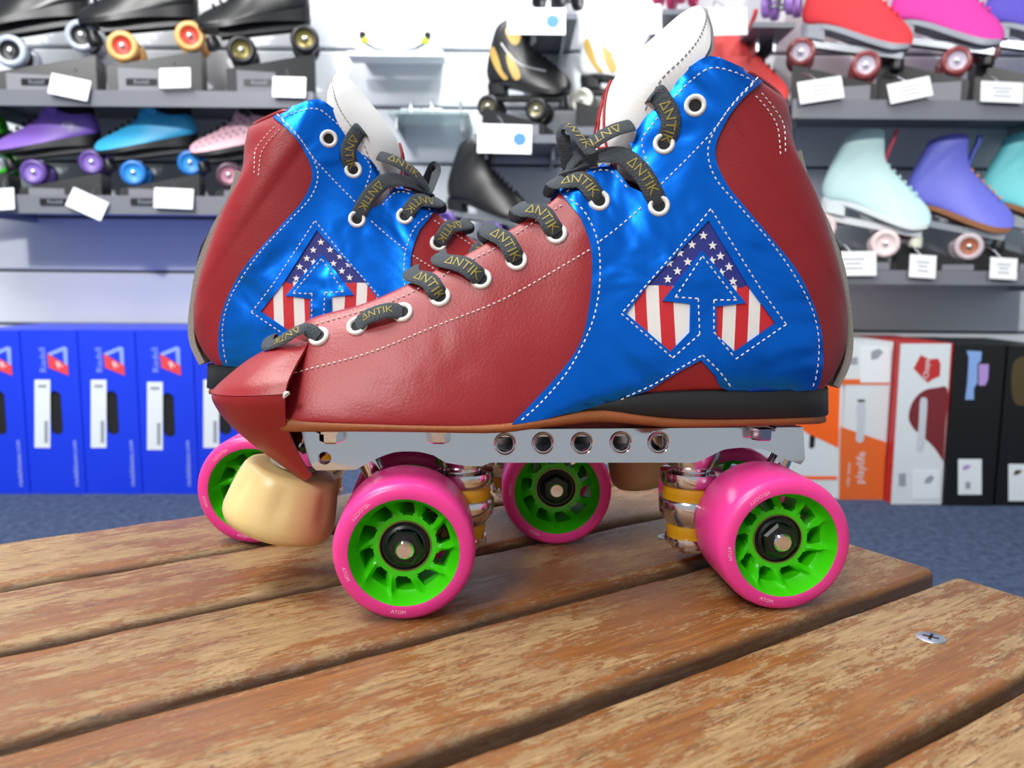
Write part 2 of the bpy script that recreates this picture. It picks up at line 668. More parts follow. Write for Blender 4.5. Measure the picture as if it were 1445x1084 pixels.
# ------------------------------------------------------------------ the roller skate: local frame x right, y away, z up
PSI = R(4.9)
NEAR = Vector((.0328, .3712, BENCH_Z))
MN = Matrix.Translation(NEAR) @ Matrix.Rotation(PSI, 4, 'Z')
MNI = MN.inverted()
CAML = MNI @ CAM
def lray(px, py):
    return MNI.to_3x3() @ ray(px, py)
def Lp(px, py, y=0.):
    """photo pixel -> point of the skate's plane at local depth y"""
    d = lray(px, py)
    return CAML + d * ((y - CAML.y) / d.y)

skate = empty('roller_skate', NEAR, PSI)
M_red = plain('red_leather', (148, 27, 33), .4, bump=.12, scale=900, var=.06, vscale=60)
M_blue = plain('blue_foil_leather', (14, 122, 250), .3, metal=.88, bump=.1, scale=160, var=.12, vscale=40)
M_white_leather = plain('white_leather', (232, 232, 230), .5, bump=.1, scale=700)
M_lining = plain('grey_padding', (150, 150, 152), .8, bump=.3, scale=500)
M_thread = plain('white_thread', (225, 222, 216), .7)
M_sole = plain('tan_leather_sole', (150, 84, 42), .6, bump=.25, scale=400, var=.2, vscale=120)
M_black = plain('black_rubber', (26, 28, 31), .55, bump=.1, scale=300)
M_suede = plain('grey_suede_edge', (150, 150, 142), .9, bump=.4, scale=900)
M_alu = plain('polished_aluminium', (226, 228, 232), .17, metal=1., bump=.02, scale=90)
M_chrome = plain('chrome', (225, 226, 230), .1, metal=1.)
M_pink = plain('pink_urethane', (238, 62, 150), .34, sss=.25, bump=.04, scale=300)
M_green = plain('green_nylon', (62, 205, 10), .34)
M_bearing = plain('black_bearing', (16, 22, 22), .35)
M_gold = plain('brass_shield', (150, 140, 90), .35, metal=.9)
M_amber = plain('amber_cushion', (206, 150, 20), .25, sss=.3)
M_gum = plain('cream_urethane', (226, 202, 142), .36, sss=.5, var=.06, vscale=30)
M_lace = plain('charcoal_lace', (66, 72, 78), .85, bump=.9, scale=1300, var=.25, vscale=900)
M_print = plain('gold_print', (150, 134, 52), .6)
M_eyelet = plain('white_eyelet', (236, 236, 232), .3)
M_flagblue = plain('navy_print', (38, 44, 130), .6, var=.15, vscale=120)
M_flagred = plain('red_print', (205, 34, 44), .6)
M_flagwhite = plain('white_print', (236, 234, 230), .6)
M_redprint = plain('red_tongue_print', (160, 30, 40), .6)

def wrinkle(m, scale, strength, dist):
    nt = m.node_tree
    bs = nt.nodes['Principled BSDF']
    old = bs.inputs['Normal'].links[0].from_socket
    tc = nt.nodes.new('ShaderNodeTexCoord')
    n = nt.nodes.new('ShaderNodeTexNoise'); n.inputs['Scale'].default_value = scale; n.inputs['Detail'].default_value = 2; n.inputs['Distortion'].default_value = .6
    bp = nt.nodes.new('ShaderNodeBump'); bp.inputs['Strength'].default_value = strength; bp.inputs['Distance'].default_value = dist
    nt.links.new(tc.outputs['Object'], n.inputs['Vector']); nt.links.new(n.outputs[0], bp.inputs['Height'])
    nt.links.new(old, bp.inputs['Normal']); nt.links.new(bp.outputs[0], bs.inputs['Normal'])
wrinkle(M_blue, 24, .8, .008)
wrinkle(M_red, 20, .35, .005)
# boot upper: (A pixel, B pixel, g, b, m in mm)
ST = [((324, 553), (326, 576), 0, 7, 4), ((338, 532), (338, 589), 0, 20, 6), ((370, 507), (372, 594), 2, 29, 7),
      ((410, 474), (412, 595), 5, 34, 7), ((440, 449), (445, 596), 8, 37, 7), ((523, 425), (520, 599), 12, 40, 7),
      ((615, 381), (600, 601), 13, 42, 7), ((687, 343), (675, 601), 14, 42, 6), ((768, 293), (750, 596), 14, 40, 6),
      ((826, 241), (815, 577), 15, 37, 7), ((862, 231), (875, 561), 16, 34, 8), ((892, 204), (960, 552), 17, 33, 9),
      ((905, 174), (1060, 550), 18, 32, 10), ((930, 147), (1138, 549), 20, 27, 13), ((948, 126), (1163, 545), 22, 17, 20),
      ((960, 109), (1181, 508), 23, 4, 29), ((971, 99), (1185, 472), 24, 0, 31), ((981, 90), (1179, 415), 26, 0, 30),
      ((994, 84), (1152, 321), 27, 0, 27), ((1012, 85), (1124, 260), 28, 0, 24), ((1030, 90), (1112, 218), 28, 0, 19),
      ((1050, 101), (1111, 180), 26, 0, 13), ((1072, 113), (1109, 156), 20, 0, 7), ((1107, 138), (1108, 141), 1, 0, 1)]
stations = []
for a, b_, g, bb, m in ST:
    A = Lp(*a, -g / 1000)
    B = Lp(*b_, -bb / 1000)
    stations.append((A.x, A.z, B.x, B.z, g / 1000, bb / 1000, m / 1000))
near, far = loft_shell(stations, 116, 36)
_tmp = MB().grid(near).mesh('tmp')
BVH = BVHTree.FromPolygons([v.co for v in _tmp.vertices], [tuple(p.vertices) for p in _tmp.polygons])
bpy.data.meshes.remove(_tmp)

def hit(px, py):
    d = lray(px, py).normalized()
    q, n, i, t = BVH.ray_cast(CAML, d)
    if q is None or q.y > .004:
        p = Lp(px, py, -.02)
        q, n, i, t = BVH.find_nearest(p)
    q = q.copy()
    # smooth the normal a little
    n = n.copy()
    if n.y > 0:
        n.negate()
    return q, n

NOTCH = [(864, 222), (873, 246), (889, 269), (911, 280), (937, 272), (921, 247), (904, 228), (897, 208), (882, 206)]
def proj(p):
    """local point -> photo pixel"""
    w = MN @ p - CAM
    zc = w.dot(_F)
    return CX + FPX * w.dot(CX_) / zc, CY - FPX * w.dot(CU_) / zc
boot_mb = MB()
for rows, flip in ((near, False), (far, True)):
    n = len(rows[0])
    fs = []
    for i in range(len(rows) - 1):
        for j in range(n - 1):
            c = (near[i][j] + near[i + 1][j + 1]) / 2
            if inside(proj(c), NOTCH):
                continue
            q = (i * n + j, i * n + j + 1, (i + 1) * n + j + 1, (i + 1) * n + j)
            fs.append(q[::-1] if flip else q)
    boot_mb.add([p for r_ in rows for p in r_], fs)
bm_me = boot_mb.mesh('boot', [M_red], 60)
bm = bmesh.new(); bm.from_mesh(bm_me)
bmesh.ops.remove_doubles(bm, verts=bm.verts, dist=1e-5)
bmesh.ops.recalc_face_normals(bm, faces=bm.faces)
if sum(f.normal.y for f in bm.faces if f.calc_center_median().y < 0) > 0:
    bmesh.ops.reverse_faces(bm, faces=bm.faces)
bm.to_mesh(bm_me); bm.free()
boot = put('boot', bm_me, skate)
so = boot.modifiers.new('leather', 'SOLIDIFY'); so.thickness = .0018; so.offset = -1

# blue quarter panel with the cut-out window
BLUE = smooth2([(792, 274), (808, 257), (827, 240), (848, 230), (863, 232)], n=4) + [(873, 246), (889, 265), (910, 275), (930, 270)] + \
    smooth2([(914, 246), (898, 226), (892, 204), (899, 180), (920, 156), (948, 126), (966, 104), (992, 85), (1016, 86), (1046, 99), (1075, 113)], n=4) + \
    smooth2([(1073, 118), (1046, 141), (1024, 172), (1010, 204), (1011, 230), (1026, 262), (1049, 291), (1089, 339), (1125, 386), (1149, 440), (1158, 483), (1157, 526), (1150, 547)], n=4) + \
    [(1080, 552), (1018, 552), (1008, 530), (988, 508), (960, 522), (916, 549)] + \
    smooth2([(860, 567), (815, 577), (760, 592), (722, 598)], n=3) + \
    smooth2([(745, 575), (790, 526), (819, 483), (831, 433), (835, 386), (833, 346), (819, 307)], n=4)
HOLE = [(972, 469), (945, 496), (883, 443), (916, 400), (999, 312), (1054, 404), (1092, 456), (1035, 496), (1009.5, 472),
        (1009.5, 433), (1051, 428), (990, 354), (934, 425), (973, 429)]
def both(name, build, m, parent, angle=45, kind=None):
    """the same part on the outer and on the inner side of the boot"""
    out = []
    for mir in (False, True):
        mb = MB()
        build(mb, mir)
        o = part(name, mb, m, parent, angle)
        if kind:
            o['kind'] = kind
        out.append(o)
    return out
both('quarter_panel', lambda mb, mir: panel_mb(mb, BLUE, hit, -.0002, .0013, [HOLE], 7, mir), M_blue, boot, 60)
CANTON = [(910, 404), (918, 394), (999, 306), (1060, 404), (1040, 407), (990, 405)]
both('star_field', lambda mb, mir: panel_mb(mb, CANTON, hit, -.0002, .0005, (), 9, mir), M_flagblue, boot, 60)
for x0, x1, c in ((878, 894, 1), (894, 911, 0), (911, 929, 1), (929, 949, 0), (949, 976, 1), (1005, 1021, 0), (1021, 1039, 1), (1039, 1057, 0), (1057, 1073, 1), (1073, 1097, 0)):
    bend = 5 if x0 < 990 else -4
    q = [(x0, 403), (x1, 403), (x1 + bend * .3, 440), (x1 + bend, 500), (x0 + bend, 500), (x0 + bend * .3, 440)]
    both('flag_stripe', lambda mb, mir: panel_mb(mb, q, hit, -.0002, .0005, (), 9, mir), M_flagwhite if c else M_flagred, boot, 60)
for x, y in ((992, 333), (976, 346), (1005, 347), (959, 357.5), (1016, 362), (944, 371.5), (955.5, 383), (970, 370), (942, 394.5), (1004, 368), (1017, 385), (1033.6, 397.5), (1028, 377)):
    star = []
    for k in range(10):
        r_ = 6.4 if k % 2 == 0 else 2.7
        a = R(-90 + 36 * k)
        star.append((x + r_ * math.cos(a), y + r_ * math.sin(a)))
    both('star', lambda mb, mir: panel_mb(mb, star, hit, .0004, .0008, (), 20, mir), M_flagwhite, boot)

# stitching
def stitch(mb, pts, off, mir, pitch=8.8, dash=6.2, w=.00032, smooth=True):
    pts = smooth2(pts, n=6) if smooth and len(pts) > 2 else pts
    s = polyline(pts, pitch / 4)
    d = int(4 * dash / pitch)
    i = 0
    while i + d < len(s):
        a, na = hit(*s[i]); b_, nb = hit(*s[i + d])
        if (a - b_).length < .006:
            ends = []
            for p, nn in ((a, na), ((a + b_) / 2, (na + nb)), (b_, nb)):
                nn = nn.normalized()
                q = p + nn * (off + (.0003 if p is not a and p is not b_ else 0))
                t = (b_ - a).normalized()
                sd = t.cross(nn)
                ends.append([q + sd * w, q + nn * w * .9, q - sd * w, q - nn * w * .6])
            if mir:
                ends = [[Vector((p.x, -p.y, p.z)) for p in e] for e in ends]
            mb.grid(ends, True, True, True)
        i += 4
BLUE_ST = [
    [(798, 279), (823, 298), (840, 332), (846, 368), (844, 415), (833, 461), (804, 519), (765, 566), (732, 595)],
    [(801, 273), (831, 250), (844, 243), (862, 244), (874, 254), (889, 271)],
    [(918, 243), (909, 216), (908, 197), (922, 176), (954, 137), (976, 115), (996, 100), (1015, 98), (1040, 107), (1062, 119)],
    [(1059, 122), (1030, 153), (1005, 191), (999, 220), (1011, 255), (1046, 296), (1092, 350), (1125, 400), (1144, 440), (1152, 483), (1148, 530), (1141, 549)],
    [(846, 342), (875, 320), (906, 293)], [(933, 261), (999, 194), (1037, 143), (1066, 113)],
    [(858, 567), (916, 544), (950, 524), (990, 501)], [(990, 501), (1013, 523), (1033, 549)]]
WIN = [(1002, 296), (952, 357), (876, 443.5), (948, 505), (986, 472), (984, 422), (952, 420), (990, 362.5), (1038, 424), (1006, 424), (1006, 469), (1036.5, 506.5), (1107, 458), (1071, 407.5), (1002, 296)]
RED_ST = [
    [(408, 529), (437, 521), (522, 498), (619, 459), (716, 420), (832, 353)],
    [(438, 460), (536, 431), (586, 410), (660, 370), (696, 352), (729, 330), (776, 300), (793, 290)],
    [(1074, 132), (1091, 153), (1105, 178), (1108, 220)], [(1066, 136), (1084, 157), (1097, 182), (1101, 220)]]
def stitches(mb, mir):
    for l in BLUE_ST:
        stitch(mb, l, .0014, mir)
    for a, b_ in zip(WIN, WIN[1:]):
        stitch(mb, [a, b_], .0014, mir, smooth=False)
    for l in RED_ST:
        stitch(mb, l, .0002, mir, pitch=8, dash=5.8)
both('stitching', stitches, M_thread, boot, 60, 'stuff')

# eyelets
EYE = [(450, 475), (504, 460), (568, 441), (621, 419), (679, 394), (729, 367.5), (785.6, 330), (845, 284.6), (929.5, 291.5), (937, 204), (981, 150)]
def frame_at(q, n, mir):
    n = n.normalized()
    if mir:
        q, n = Vector((q.x, -q.y, q.z)), Vector((n.x, -n.y, n.z))
    return Matrix.Translation(q) @ n.to_track_quat('Z', 'Y').to_matrix().to_4x4()
for i, e in enumerate(EYE):
    q, n = hit(*e)
    base = .0013 if i >= 7 else 0
    def ring(mb, mir):
        M = frame_at(q, n, mir)
        mb.lathe([(.0047, base - .0006), (.0047, base + .0006), (.0042, base + .0012), (.0035, base + .0013), (.0029, base + .0009), (.0026, base + .0001)], 28, M)
        mb.lathe([(.0027, base + .0002), (.0001, base + .0002)], 20, M, mi=1)  # dark disc painted in for the shaded hole
    for mir in (False, True):
        mb = MB(); ring(mb, mir)
        part('eyelet', mb, [M_eyelet, M_dark], boot, 50)

# sole, heel wedge, back strip, pull loop
def slab(stz, wid, n=48):
    """stations (x px, top px, bottom px, half width mm): a shaped slab"""
    rows = []
    for x, yt, yb, w in catmull(stz, n):
        w = max(w, .3) / 1000
        T, B = Lp(x, yt, -w), Lp(x, yb, -w)
        r_ = min(.0012, w * .3)
        rows.append([(T.x, -w + r_, T.z), (T.x, -w, T.z - r_), (B.x, -w - wid, B.z + r_), (B.x, -w + r_, B.z), (B.x, w - r_, B.z), (B.x, w + wid, B.z + r_), (T.x, w, T.z - r_), (T.x, w - r_, T.z)])
    return MB().grid(rows, True, True, True)
part('sole', slab([(326, 578, 588, 2), (334, 584, 598, 18), (360, 590, 605, 28), (405, 592, 610, 35), (500, 596, 610, 40), (600, 600, 611, 43), (700, 600, 612, 43), (770, 590, 604, 41), (850, 580, 596, 37), (950, 590, 604, 34.5), (1060, 590, 602, 33), (1130, 588, 600, 29), (1156, 587, 599, 20), (1166, 586, 597, 5)], .0), M_sole, skate, 50)
part('heel_wedge', slab([(806, 578, 581, 38), (850, 567, 582, 36), (910, 555, 588, 35.5), (980, 552, 592, 35), (1060, 551, 592, 34), (1130, 549, 590, 30), (1158, 546, 589, 20), (1169, 545, 587, 5)], .0), M_black, skate, 50)
BACK = [(1113, 218), (1124, 258), (1137, 288), (1153, 321), (1172, 375), (1180, 420), (1185, 474), (1181, 510), (1166, 542)]
def back_band(pts, w, t, lift):
    P = [Lp(*p, 0) for p in smooth2(pts, n=5)]
    rows = []
    for i, p in enumerate(P):
        tn = (P[min(i + 1, len(P) - 1)] - P[max(i - 1, 0)]).normalized()
        nn = Vector((-tn.z, 0, tn.x))
        if nn.x < 0:
            nn.negate()
        l = lift(i / (len(P) - 1)) if callable(lift) else lift
        o = p + nn * l
        rows.append([o + Vector((0, -w, 0)) - nn * t, o + Vector((0, -w, 0)) - nn * t * .3, o + Vector((0, -w * .6, 0)), o + Vector((0, w * .6, 0)), o + Vector((0, w, 0)) - nn * t * .3, o + Vector((0, w, 0)) - nn * t])
    return MB().grid(rows, True, True, True)
part('back_strip', back_band(BACK, .011, .005, .0026), M_suede, boot, 50)
part('pull_loop', back_band([(1139, 292), (1153, 321), (1166, 352), (1175, 385), (1177, 400)], .006, .0015, lambda u: -.0005 + .0045 * math.sin(math.pi * u)), M_black, boot, 50)

# tongue
TG = [((852, 250), (915, 262), 12), ((840, 214), (915, 215), 17), ((846, 165), (930, 160), 21), ((862, 118), (955, 118), 24), ((892, 80), (985, 92), 26), ((925, 50), (1001, 68), 26), ((955, 24), (1003, 46), 23), ((976, 12), (1000, 28), 14), ((986, 12), (992, 16), 4)]
tst = []
for a, b_, w in TG:
    A, B = Lp(*a, 0), Lp(*b_, -w / 1000)
    tst.append((A.x, A.z, B.x, B.z, w / 1000))
trow = u_wrap(tst, 40, 22)
tongue = part('tongue', thicken(trow, .0012), M_white_leather, skate, 60)
inner = [[p + Vector((.0012, 0, -.0003)) for p in r_] for r_ in u_wrap([(a + .001, b_ , c + .0005, d - .0015, w * .96) for a, b_, c, d, w in tst], 40, 22)]
part('tongue_padding', thicken(inner, .0065), M_lining, tongue, 60)
tb = []
for a, w in (((452, 462), 7), ((540, 434), 12), ((620, 395), 14), ((700, 354), 15), ((775, 306), 16), ((822, 262), 17), ((856, 250), 18)):
    A, B = Lp(*a, 0), Lp(a[0] + 4, a[1] + 12, -w / 1000)
    tb.append((A.x, A.z, B.x, B.z, w / 1000))
part('tongue_base', thicken(u_wrap(tb, 30, 14), .002), M_white_leather, tongue, 60)
sm_ = MB()
for j in (2, 20):
    for i in range(10, 36):
        a0, a1 = trow[i][j], trow[i][j].lerp(trow[i + 1][j], .55)
        nn = Vector((-.3, -.9 if j == 2 else .9, .3)) * .0003
        sm_.tube([a0 + nn, a1 + nn], .0003, 5)
stuff(part('stitching', sm_, M_lining, tongue))
# red print on the tongue: an open triangle
tp = MB()
def tong(u, v):
    i = min(int(u * 39), 38); j = v * 22; k = min(int(j), 21)
    return trow[i][k].lerp(trow[i][k + 1], j - k) + Vector((-.0006, 0, .0003))
for (u0, v0, u1, v1) in ((.14, .30, .40, .5), (.14, .70, .40, .5), (.14, .40, .33, .5), (.14, .60, .33, .5), (.14, .3, .14, .4), (.14, .6, .14, .7)):
    tp.tube([tong(u0 + (u1 - u0) * i / 10, v0 + (v1 - v0) * i / 10) for i in range(11)], .0006, 6)
stuff(part('tongue_print', tp, M_redprint, tongue, 60))

# toe guard: two leather pieces meeting at a seam
GU = [((414, 474), (441, 466), 9), ((385, 488), (436, 482), 17), ((350, 508), (420, 510), 27), ((318, 534), (407, 536), 35), ((303, 549), (402, 556), 38)]
GL = [((303, 550), (402, 557), 38), ((305, 562), (402, 574), 37.5), ((320, 585), (404, 600), 34), ((350, 614), (414, 628), 28), ((392, 645), (428, 655), 24), ((430, 671), (440, 672), 22)]
def guard(name, G):
    s = []
    for a, b_, w in G:
        A, B = Lp(*a, 0), Lp(*b_, -w / 1000 - .001)
        s.append((A.x, A.z, B.x, B.z, w / 1000 + .001))
    rows = u_wrap(s, 30, 30)
    return part(name, thicken(rows, .0016), M_red, skate, 60)
gu = guard('toe_guard', GU)
gl = guard('toe_guard_strap', GL)
k = Lp(404, 557, -.0405)
kn = MB()
for a in range(3):
    kn.tube([k + Vector((.0012 * math.cos(t * .9 + a), -.0004 * a, .0012 * math.sin(t * .9 + a * 2))) for t in range(6)], .00035, 6)
stuff(part('thread_knot', kn, M_thread, gu))

# laces
def hp(px, py, lift):
    q, n = hit(px, py)
    return q + n * (lift / 1000), n
UPN = Vector((-.5, 0, .87))
def over(pts, edge, g, up=3.):
    """from an eyelet over the throat edge to the mirrored eyelet"""
    P, N = [], []
    for p in pts:
        q, n = hp(*p)
        P.append(q); N.append(n)
    e = Lp(*edge, -g / 1000)
    P.append(e); N.append((N[-1] + UPN * 1.2).normalized())
    c = Vector((e.x - .001, 0, e.z + up / 1000))
    P2 = P + [c] + [Vector((p.x, -p.y, p.z)) for p in reversed(P)]
    N2 = N + [UPN] + [Vector((p.x, -p.y, p.z)) for p in reversed(N)]
    return P2, N2
def lace(P, N, words, w=.0082, n=40, t=.0011):
    mb, atf, L = ribbon(P, N, w, t, n)
    o = part('lace', mb, M_lace, skate, 60)
    for body, u0, size, flip in words:
        v, f = text_geo(body, size)
        s = -1 if flip else 1
        pm = MB().add([atf(u0 * L + s * p.x, -s * p.y) for p in v], f)
        part('lace_print', pm, M_print, o, flat=True)
    return o
S = .0062
tri = '\u25b3'
P, N = over([(450, 475, 0.2), (438, 470, 3.2), (415, 467, 5.5), (395, 473, 6)], (378, 487), 9, 3)
lace(P, N, [('\u0394NTIK', .2, S * .8, False), ('\u0394NTIK', .8, S * .8, False)], .0066)
for mir in (1, -1):
    pts = [hp(504, 460, .3), hp(520, 453, 3.0), hp(536, 448, 3.8), hp(553, 443, 3.2), hp(568, 441, .3)]
    lace([Vector((p.x, p.y * mir, p.z)) for p, n in pts], [Vector((n.x, n.y * mir, n.z)) for p, n in pts], [('\u0394NTIK', .5, S * .75, False)], .0078, 24)
for (eye, mid, edge, g, u) in (((621, 419), (607, 401), (582, 388), 13, .12), ((679, 394), (654, 378), (622, 366), 13, .14), ((729, 367.5), (714, 343), (690, 326), 14, .13),
                            ((785.6, 330), (766, 305), (737, 296), 14, .14), ((845, 284.6), (822, 259), (790, 258), 15, .16)):
    P, N = over([(*eye, .3), ((eye[0] * 2 + mid[0]) / 3, (eye[1] * 2 + mid[1]) / 3, 3), (*mid, 3.2)], edge, g, 3)
    lace(P, N, [('\u0394NTIK', u, S, True), ('\u0394NTIK', 1 - u, S, False)])
# ankle lace over the lower flap
P, N = over([(929.5, 291.5, .3), (922, 275, 3), (905, 247, 4.5), (880, 228, 5)], (845, 218), 18, 2)
P[4:-4] = [Lp(845, 220, -.019), Lp(812, 232, -.012), Lp(800, 240, 0), *[Vector((p.x, -p.y, p.z)) for p in (Lp(812, 232, -.012), Lp(845, 220, -.019))]]
NN = [N[3], Vector((-.35, -.7, .6)), Vector((-.6, -.4, .7)), UPN]
N[4:-4] = NN[1:] + [Vector((n.x, -n.y, n.z)) for n in (NN[2], NN[1])]
lace(P, N, [('\u0394NTIK', .12, S, True), ('\u0394NTIK', .88, S, False)], .0084, 60)
# top lace through the upper flap
P, N = over([(937, 204, .3), (945, 186, 3.4), (946, 165, 4.2), (936, 143, 4.8)], (921, 133), 22, -6)
lace(P, N, [('\u0394NTIK', .1, S, True), ('\u0394NTIK', .9, S, False)], .0084, 56)
# loose loop and knot lying against the tongue
sd = Vector((-.25, -.75, .6))
for mir in (1, -1):
    Pk = [Lp(893, 176, -.021), Lp(868, 183, -.022), Lp(842, 197, -.02), Lp(818, 217, -.016), Lp(800, 240, -.008)]
    lace([Vector((p.x, p.y * mir, p.z)) for p in Pk], [Vector((-.25, -.75 * mir, .6))] * 5, [('\u0394NTIK', .4, S, False)], .008, 30)
Pk = [Lp(802, 240, -.004), Lp(796, 205, -.010), Lp(794, 186, -.012), Lp(803, 180, -.016), Lp(818, 196, -.021), Lp(836, 218, -.024)]
lace(Pk, [Vector((-.6, -.7, .2)), Vector((-.6, -.7, .2)), Vector((-.6, -.7, .4)), Vector((.2, -.7, .7)), Vector((.5, -.8, .4)), Vector((.5, -.8, .3))], [('\u0394NTIK', .7, S, False)], .0075, 36)

# ---------------------------------------------------------------- plate and trucks
PY = .0185
def plate_poly():
    out = [(424, 609), (1136, 604), (1136, 648), (1130, 656), (1105, 647), (1086, 637), (1075, 634)]
    out += smooth2([(1048, 632), (1022, 635), (1000, 645), (980, 653), (955, 653)], n=4)
    out += [(740, 653), (692, 653), (680, 658), (659, 658), (629, 653)]
    out += smooth2([(612, 643), (590, 638), (562, 638), (545, 642), (526, 650), (502, 663)], n=3)
    out += [(446, 664), (437, 656)]
    return [(p.x, p.z) for p in (Lp(x, y, -PY) for x, y in out)]
def circ(px, py, rpx, n=20):
    c = Lp(px, py, -PY)
    r_ = rpx * .36 / 1120
    return [(c.x + r_ * math.cos(2 * math.pi * k / n), c.z + r_ * math.sin(2 * math.pi * k / n)) for k in range(n)]
HOLES = [(713, 627, 12), (767, 626, 12), (822, 626, 12), (877, 625, 12), (930.5, 625, 12), (458, 647, 9)]
pp = plate_poly()
hl = [circ(*h) for h in HOLES]
tv, tf = triangulate(pp, hl, .012)
pm = MB()
TH = .004
zlow = min(p.y for p in tv) + .004
def rail(y0, y1):
    dr = lambda p: (1 if y0 < 0 else -1) * max(0, p.y - zlow) * .13
    A = [(p.x, y0 + dr(p), p.y) for p in tv]
    B = [(p.x, y1 + dr(p), p.y) for p in tv]
    cnt = {}
    for f in tf:
        for i in range(3):
            e = (f[i], f[(i + 1) % 3])
            cnt.setdefault(tuple(sorted(e)), []).append(e)
    n = len(A)
    pm.add(A + B, list(tf) + [tuple(i + n for i in f[::-1]) for f in tf] + [(e[0][1], e[0][0], e[0][0] + n, e[0][1] + n) for e in cnt.values() if len(e) == 1])
rail(-PY, -PY + TH)
rail(PY - TH, PY)
t0, t1 = Lp(424, 609, -PY), Lp(1136, 604, -PY)
zt = (t0.z + t1.z) / 2
pm.box(((t0.x + t1.x) / 2, 0, zt - .002), (t1.x - t0.x - .001, PY * 2 - .0062, .0035))
bx0, bx1 = Lp(700, 650, -PY), Lp(950, 650, -PY)
pm.box(((bx0.x + bx1.x) / 2, 0, (bx0.z + bx1.z) / 2), (bx1.x - bx0.x, PY * 2 - .005, .002))  # added web closing the open channel so the rail holes look dark
plate = part('plate', pm, M_alu, skate, 30)
for mir in (-1, 1):
    for (hx, hy, hr) in HOLES[:5]:
        c = Lp(hx, hy, -PY)
        M = Matrix.Translation((c.x, mir * PY, c.z)) @ Matrix.Rotation(R(90 * (1 if mir < 0 else -1)), 4, 'X')
        part('hole_rim', MB().lathe([(.0052, -.0001), (.0050, .0003), (.0046, .0002), (.0039, -.0012)], 32, M), M_chrome, plate, 60)
    for bx, by in ((468, 619), (619, 619), (1074, 615)):
        c = Lp(bx, by, -PY - .003)
        M = Matrix.Translation((c.x, mir * (PY + .0035), c.z + .002))
        part('mounting_nut', MB().lathe([(.0072, .0022), (.0072, .0012), (.0052, .0011), (.0052, -.0028), (.0044, -.0036), (.0001, -.0036)], 6, M), M_chrome, plate, 20)

WB = .1621 / 2
WR, WW = .0295, .038
TRACK = .051
wheel_y = TRACK - WW / 2
# wheel meshes (axle along Y, outer face at -Y)
RX = Matrix.Rotation(R(90), 4, 'X')          # local +Z -> -Y
prof = [(.0226, .0172), (.0228, .0188), (.0238, .0190), (.0266, .0186), (.0281, .0178), (.0290, .0164), (.0295, .0142), (.0295, -.0142), (.0290, -.0164), (.0281, -.0178), (.0266, -.0186), (.0238, -.0190), (.0228, -.0188), (.0226, -.0172), (.0215, 0)]
tm = MB().lathe(prof + [prof[0]], 72, RX)
tire_me = tm.mesh('wheel', [M_pink], 50)
def hub_mesh():
    nf, per = 10, 12
    n = nf * per
    radii = [.0110, .0122, .0134, .0144, .0156, .0168, .0180, .0192, .0202, .0212, .0220, .0227]
    depth = [.0090, .0092, .0092, .0090, .0090, .0090, .0091, .0096, .0108, .0132, .0158, .0184]
    def S(i, k, side):
        r_ = radii[i]
        a = 2 * math.pi * k / n
        d = (k % per) / per - .5                 # -.5..+.5 about the middle of an opening
        tw = .16 * (r_ - .0134) / .008
        h = depth[i]
        edge = abs(abs(d) - .5)                   # 0 at the spoke
        bump = math.exp(-(edge / .085) ** 2) * max(0, 1 - abs(r_ - .0182) / .0048)
        h = h + .0042 * bump
        a2 = a + tw - (.22 if side < 0 else 0)
        return Vector((r_ * math.cos(a2), -side * h, r_ * math.sin(a2)))
    mb = MB()
    vs = []
    for side in (1, -1):
        for i in range(len(radii)):
            for k in range(n):
                vs.append(S(i, k, side))
    m = len(radii) * n
    def keep(i, k):
        d = ((k + .5) % per) / per - .5
        return not (2 <= i <= 6 and abs(d) < (.26 if i == 2 else .37))
    fs = []
    cnt = {}
    for i in range(len(radii) - 1):
        for k in range(n):
            if keep(i, k):
                a, b_ = i * n + k, i * n + (k + 1) % n
                q = (a, b_, b_ + n, a + n)
                fs.append(q)
                fs.append(tuple(x + m for x in q[::-1]))
                for s in range(4):
                    e = (q[s], q[(s + 1) % 4])
                    cnt.setdefault(tuple(sorted(e)), []).append(e)
    for e in cnt.values():
        if len(e) == 1:
            a, b_ = e[0]
            fs.append((b_, a, a + m, b_ + m))
    mb.add(vs, fs)
    return mb.mesh('hub', [M_green], 38)
hub_me = hub_mesh()
b1 = MB()
b1.lathe([(.0109, .0088), (.0102, .0090), (.0098, .0084), (.0068, .0080), (.0001, .0080)], 40, RX)
bearing_me = b1.mesh('bearing', [M_bearing], 40)
ring_me = MB().lathe([(.0111, .0089), (.0110, .0095), (.0106, .0095), (.0105, .0089)], 48, RX).mesh('bearing_shield', [M_gold], 50)
nut = MB().lathe([(.0088, .0080), (.0088, .0090), (.0076, .0096)], 30, RX).lathe([(.0080, .0092), (.0080, .0120), (.0068, .0130), (.0042, .0132)], 6, RX)
nut_me = nut.mesh('axle_nut', [M_bearing], 25)
ax_me = MB().lathe([(.0040, .006), (.0040, .0148), (.0033, .0156), (.0001, .0156)], 28, RX).mesh('axle_tip', [M_chrome], 35)
def arc_text(mb, body, size, rad, a0):
    v, f = text_geo(body, size)
    out = []
    for p in v:
        a = a0 + p.x / rad
        r_ = rad - p.y
        out.append((r_ * math.cos(a), -.01905 + (.0003 if r_ > .0262 else 0), r_ * math.sin(a)))
    mb.add(out, f)
letter_me = None
lt = MB()
arc_text(lt, 'ATOM', .0022, .0252, R(-90))
arc_text(lt, 'VELOCITY', .0022, .0252, R(140))
arc_text(lt, 'ATOM', .0022, .0252, R(205))
letter_me = lt.mesh('raised_lettering', [plain('pale_pink_letter', (250, 190, 220), .5)], flat=True)
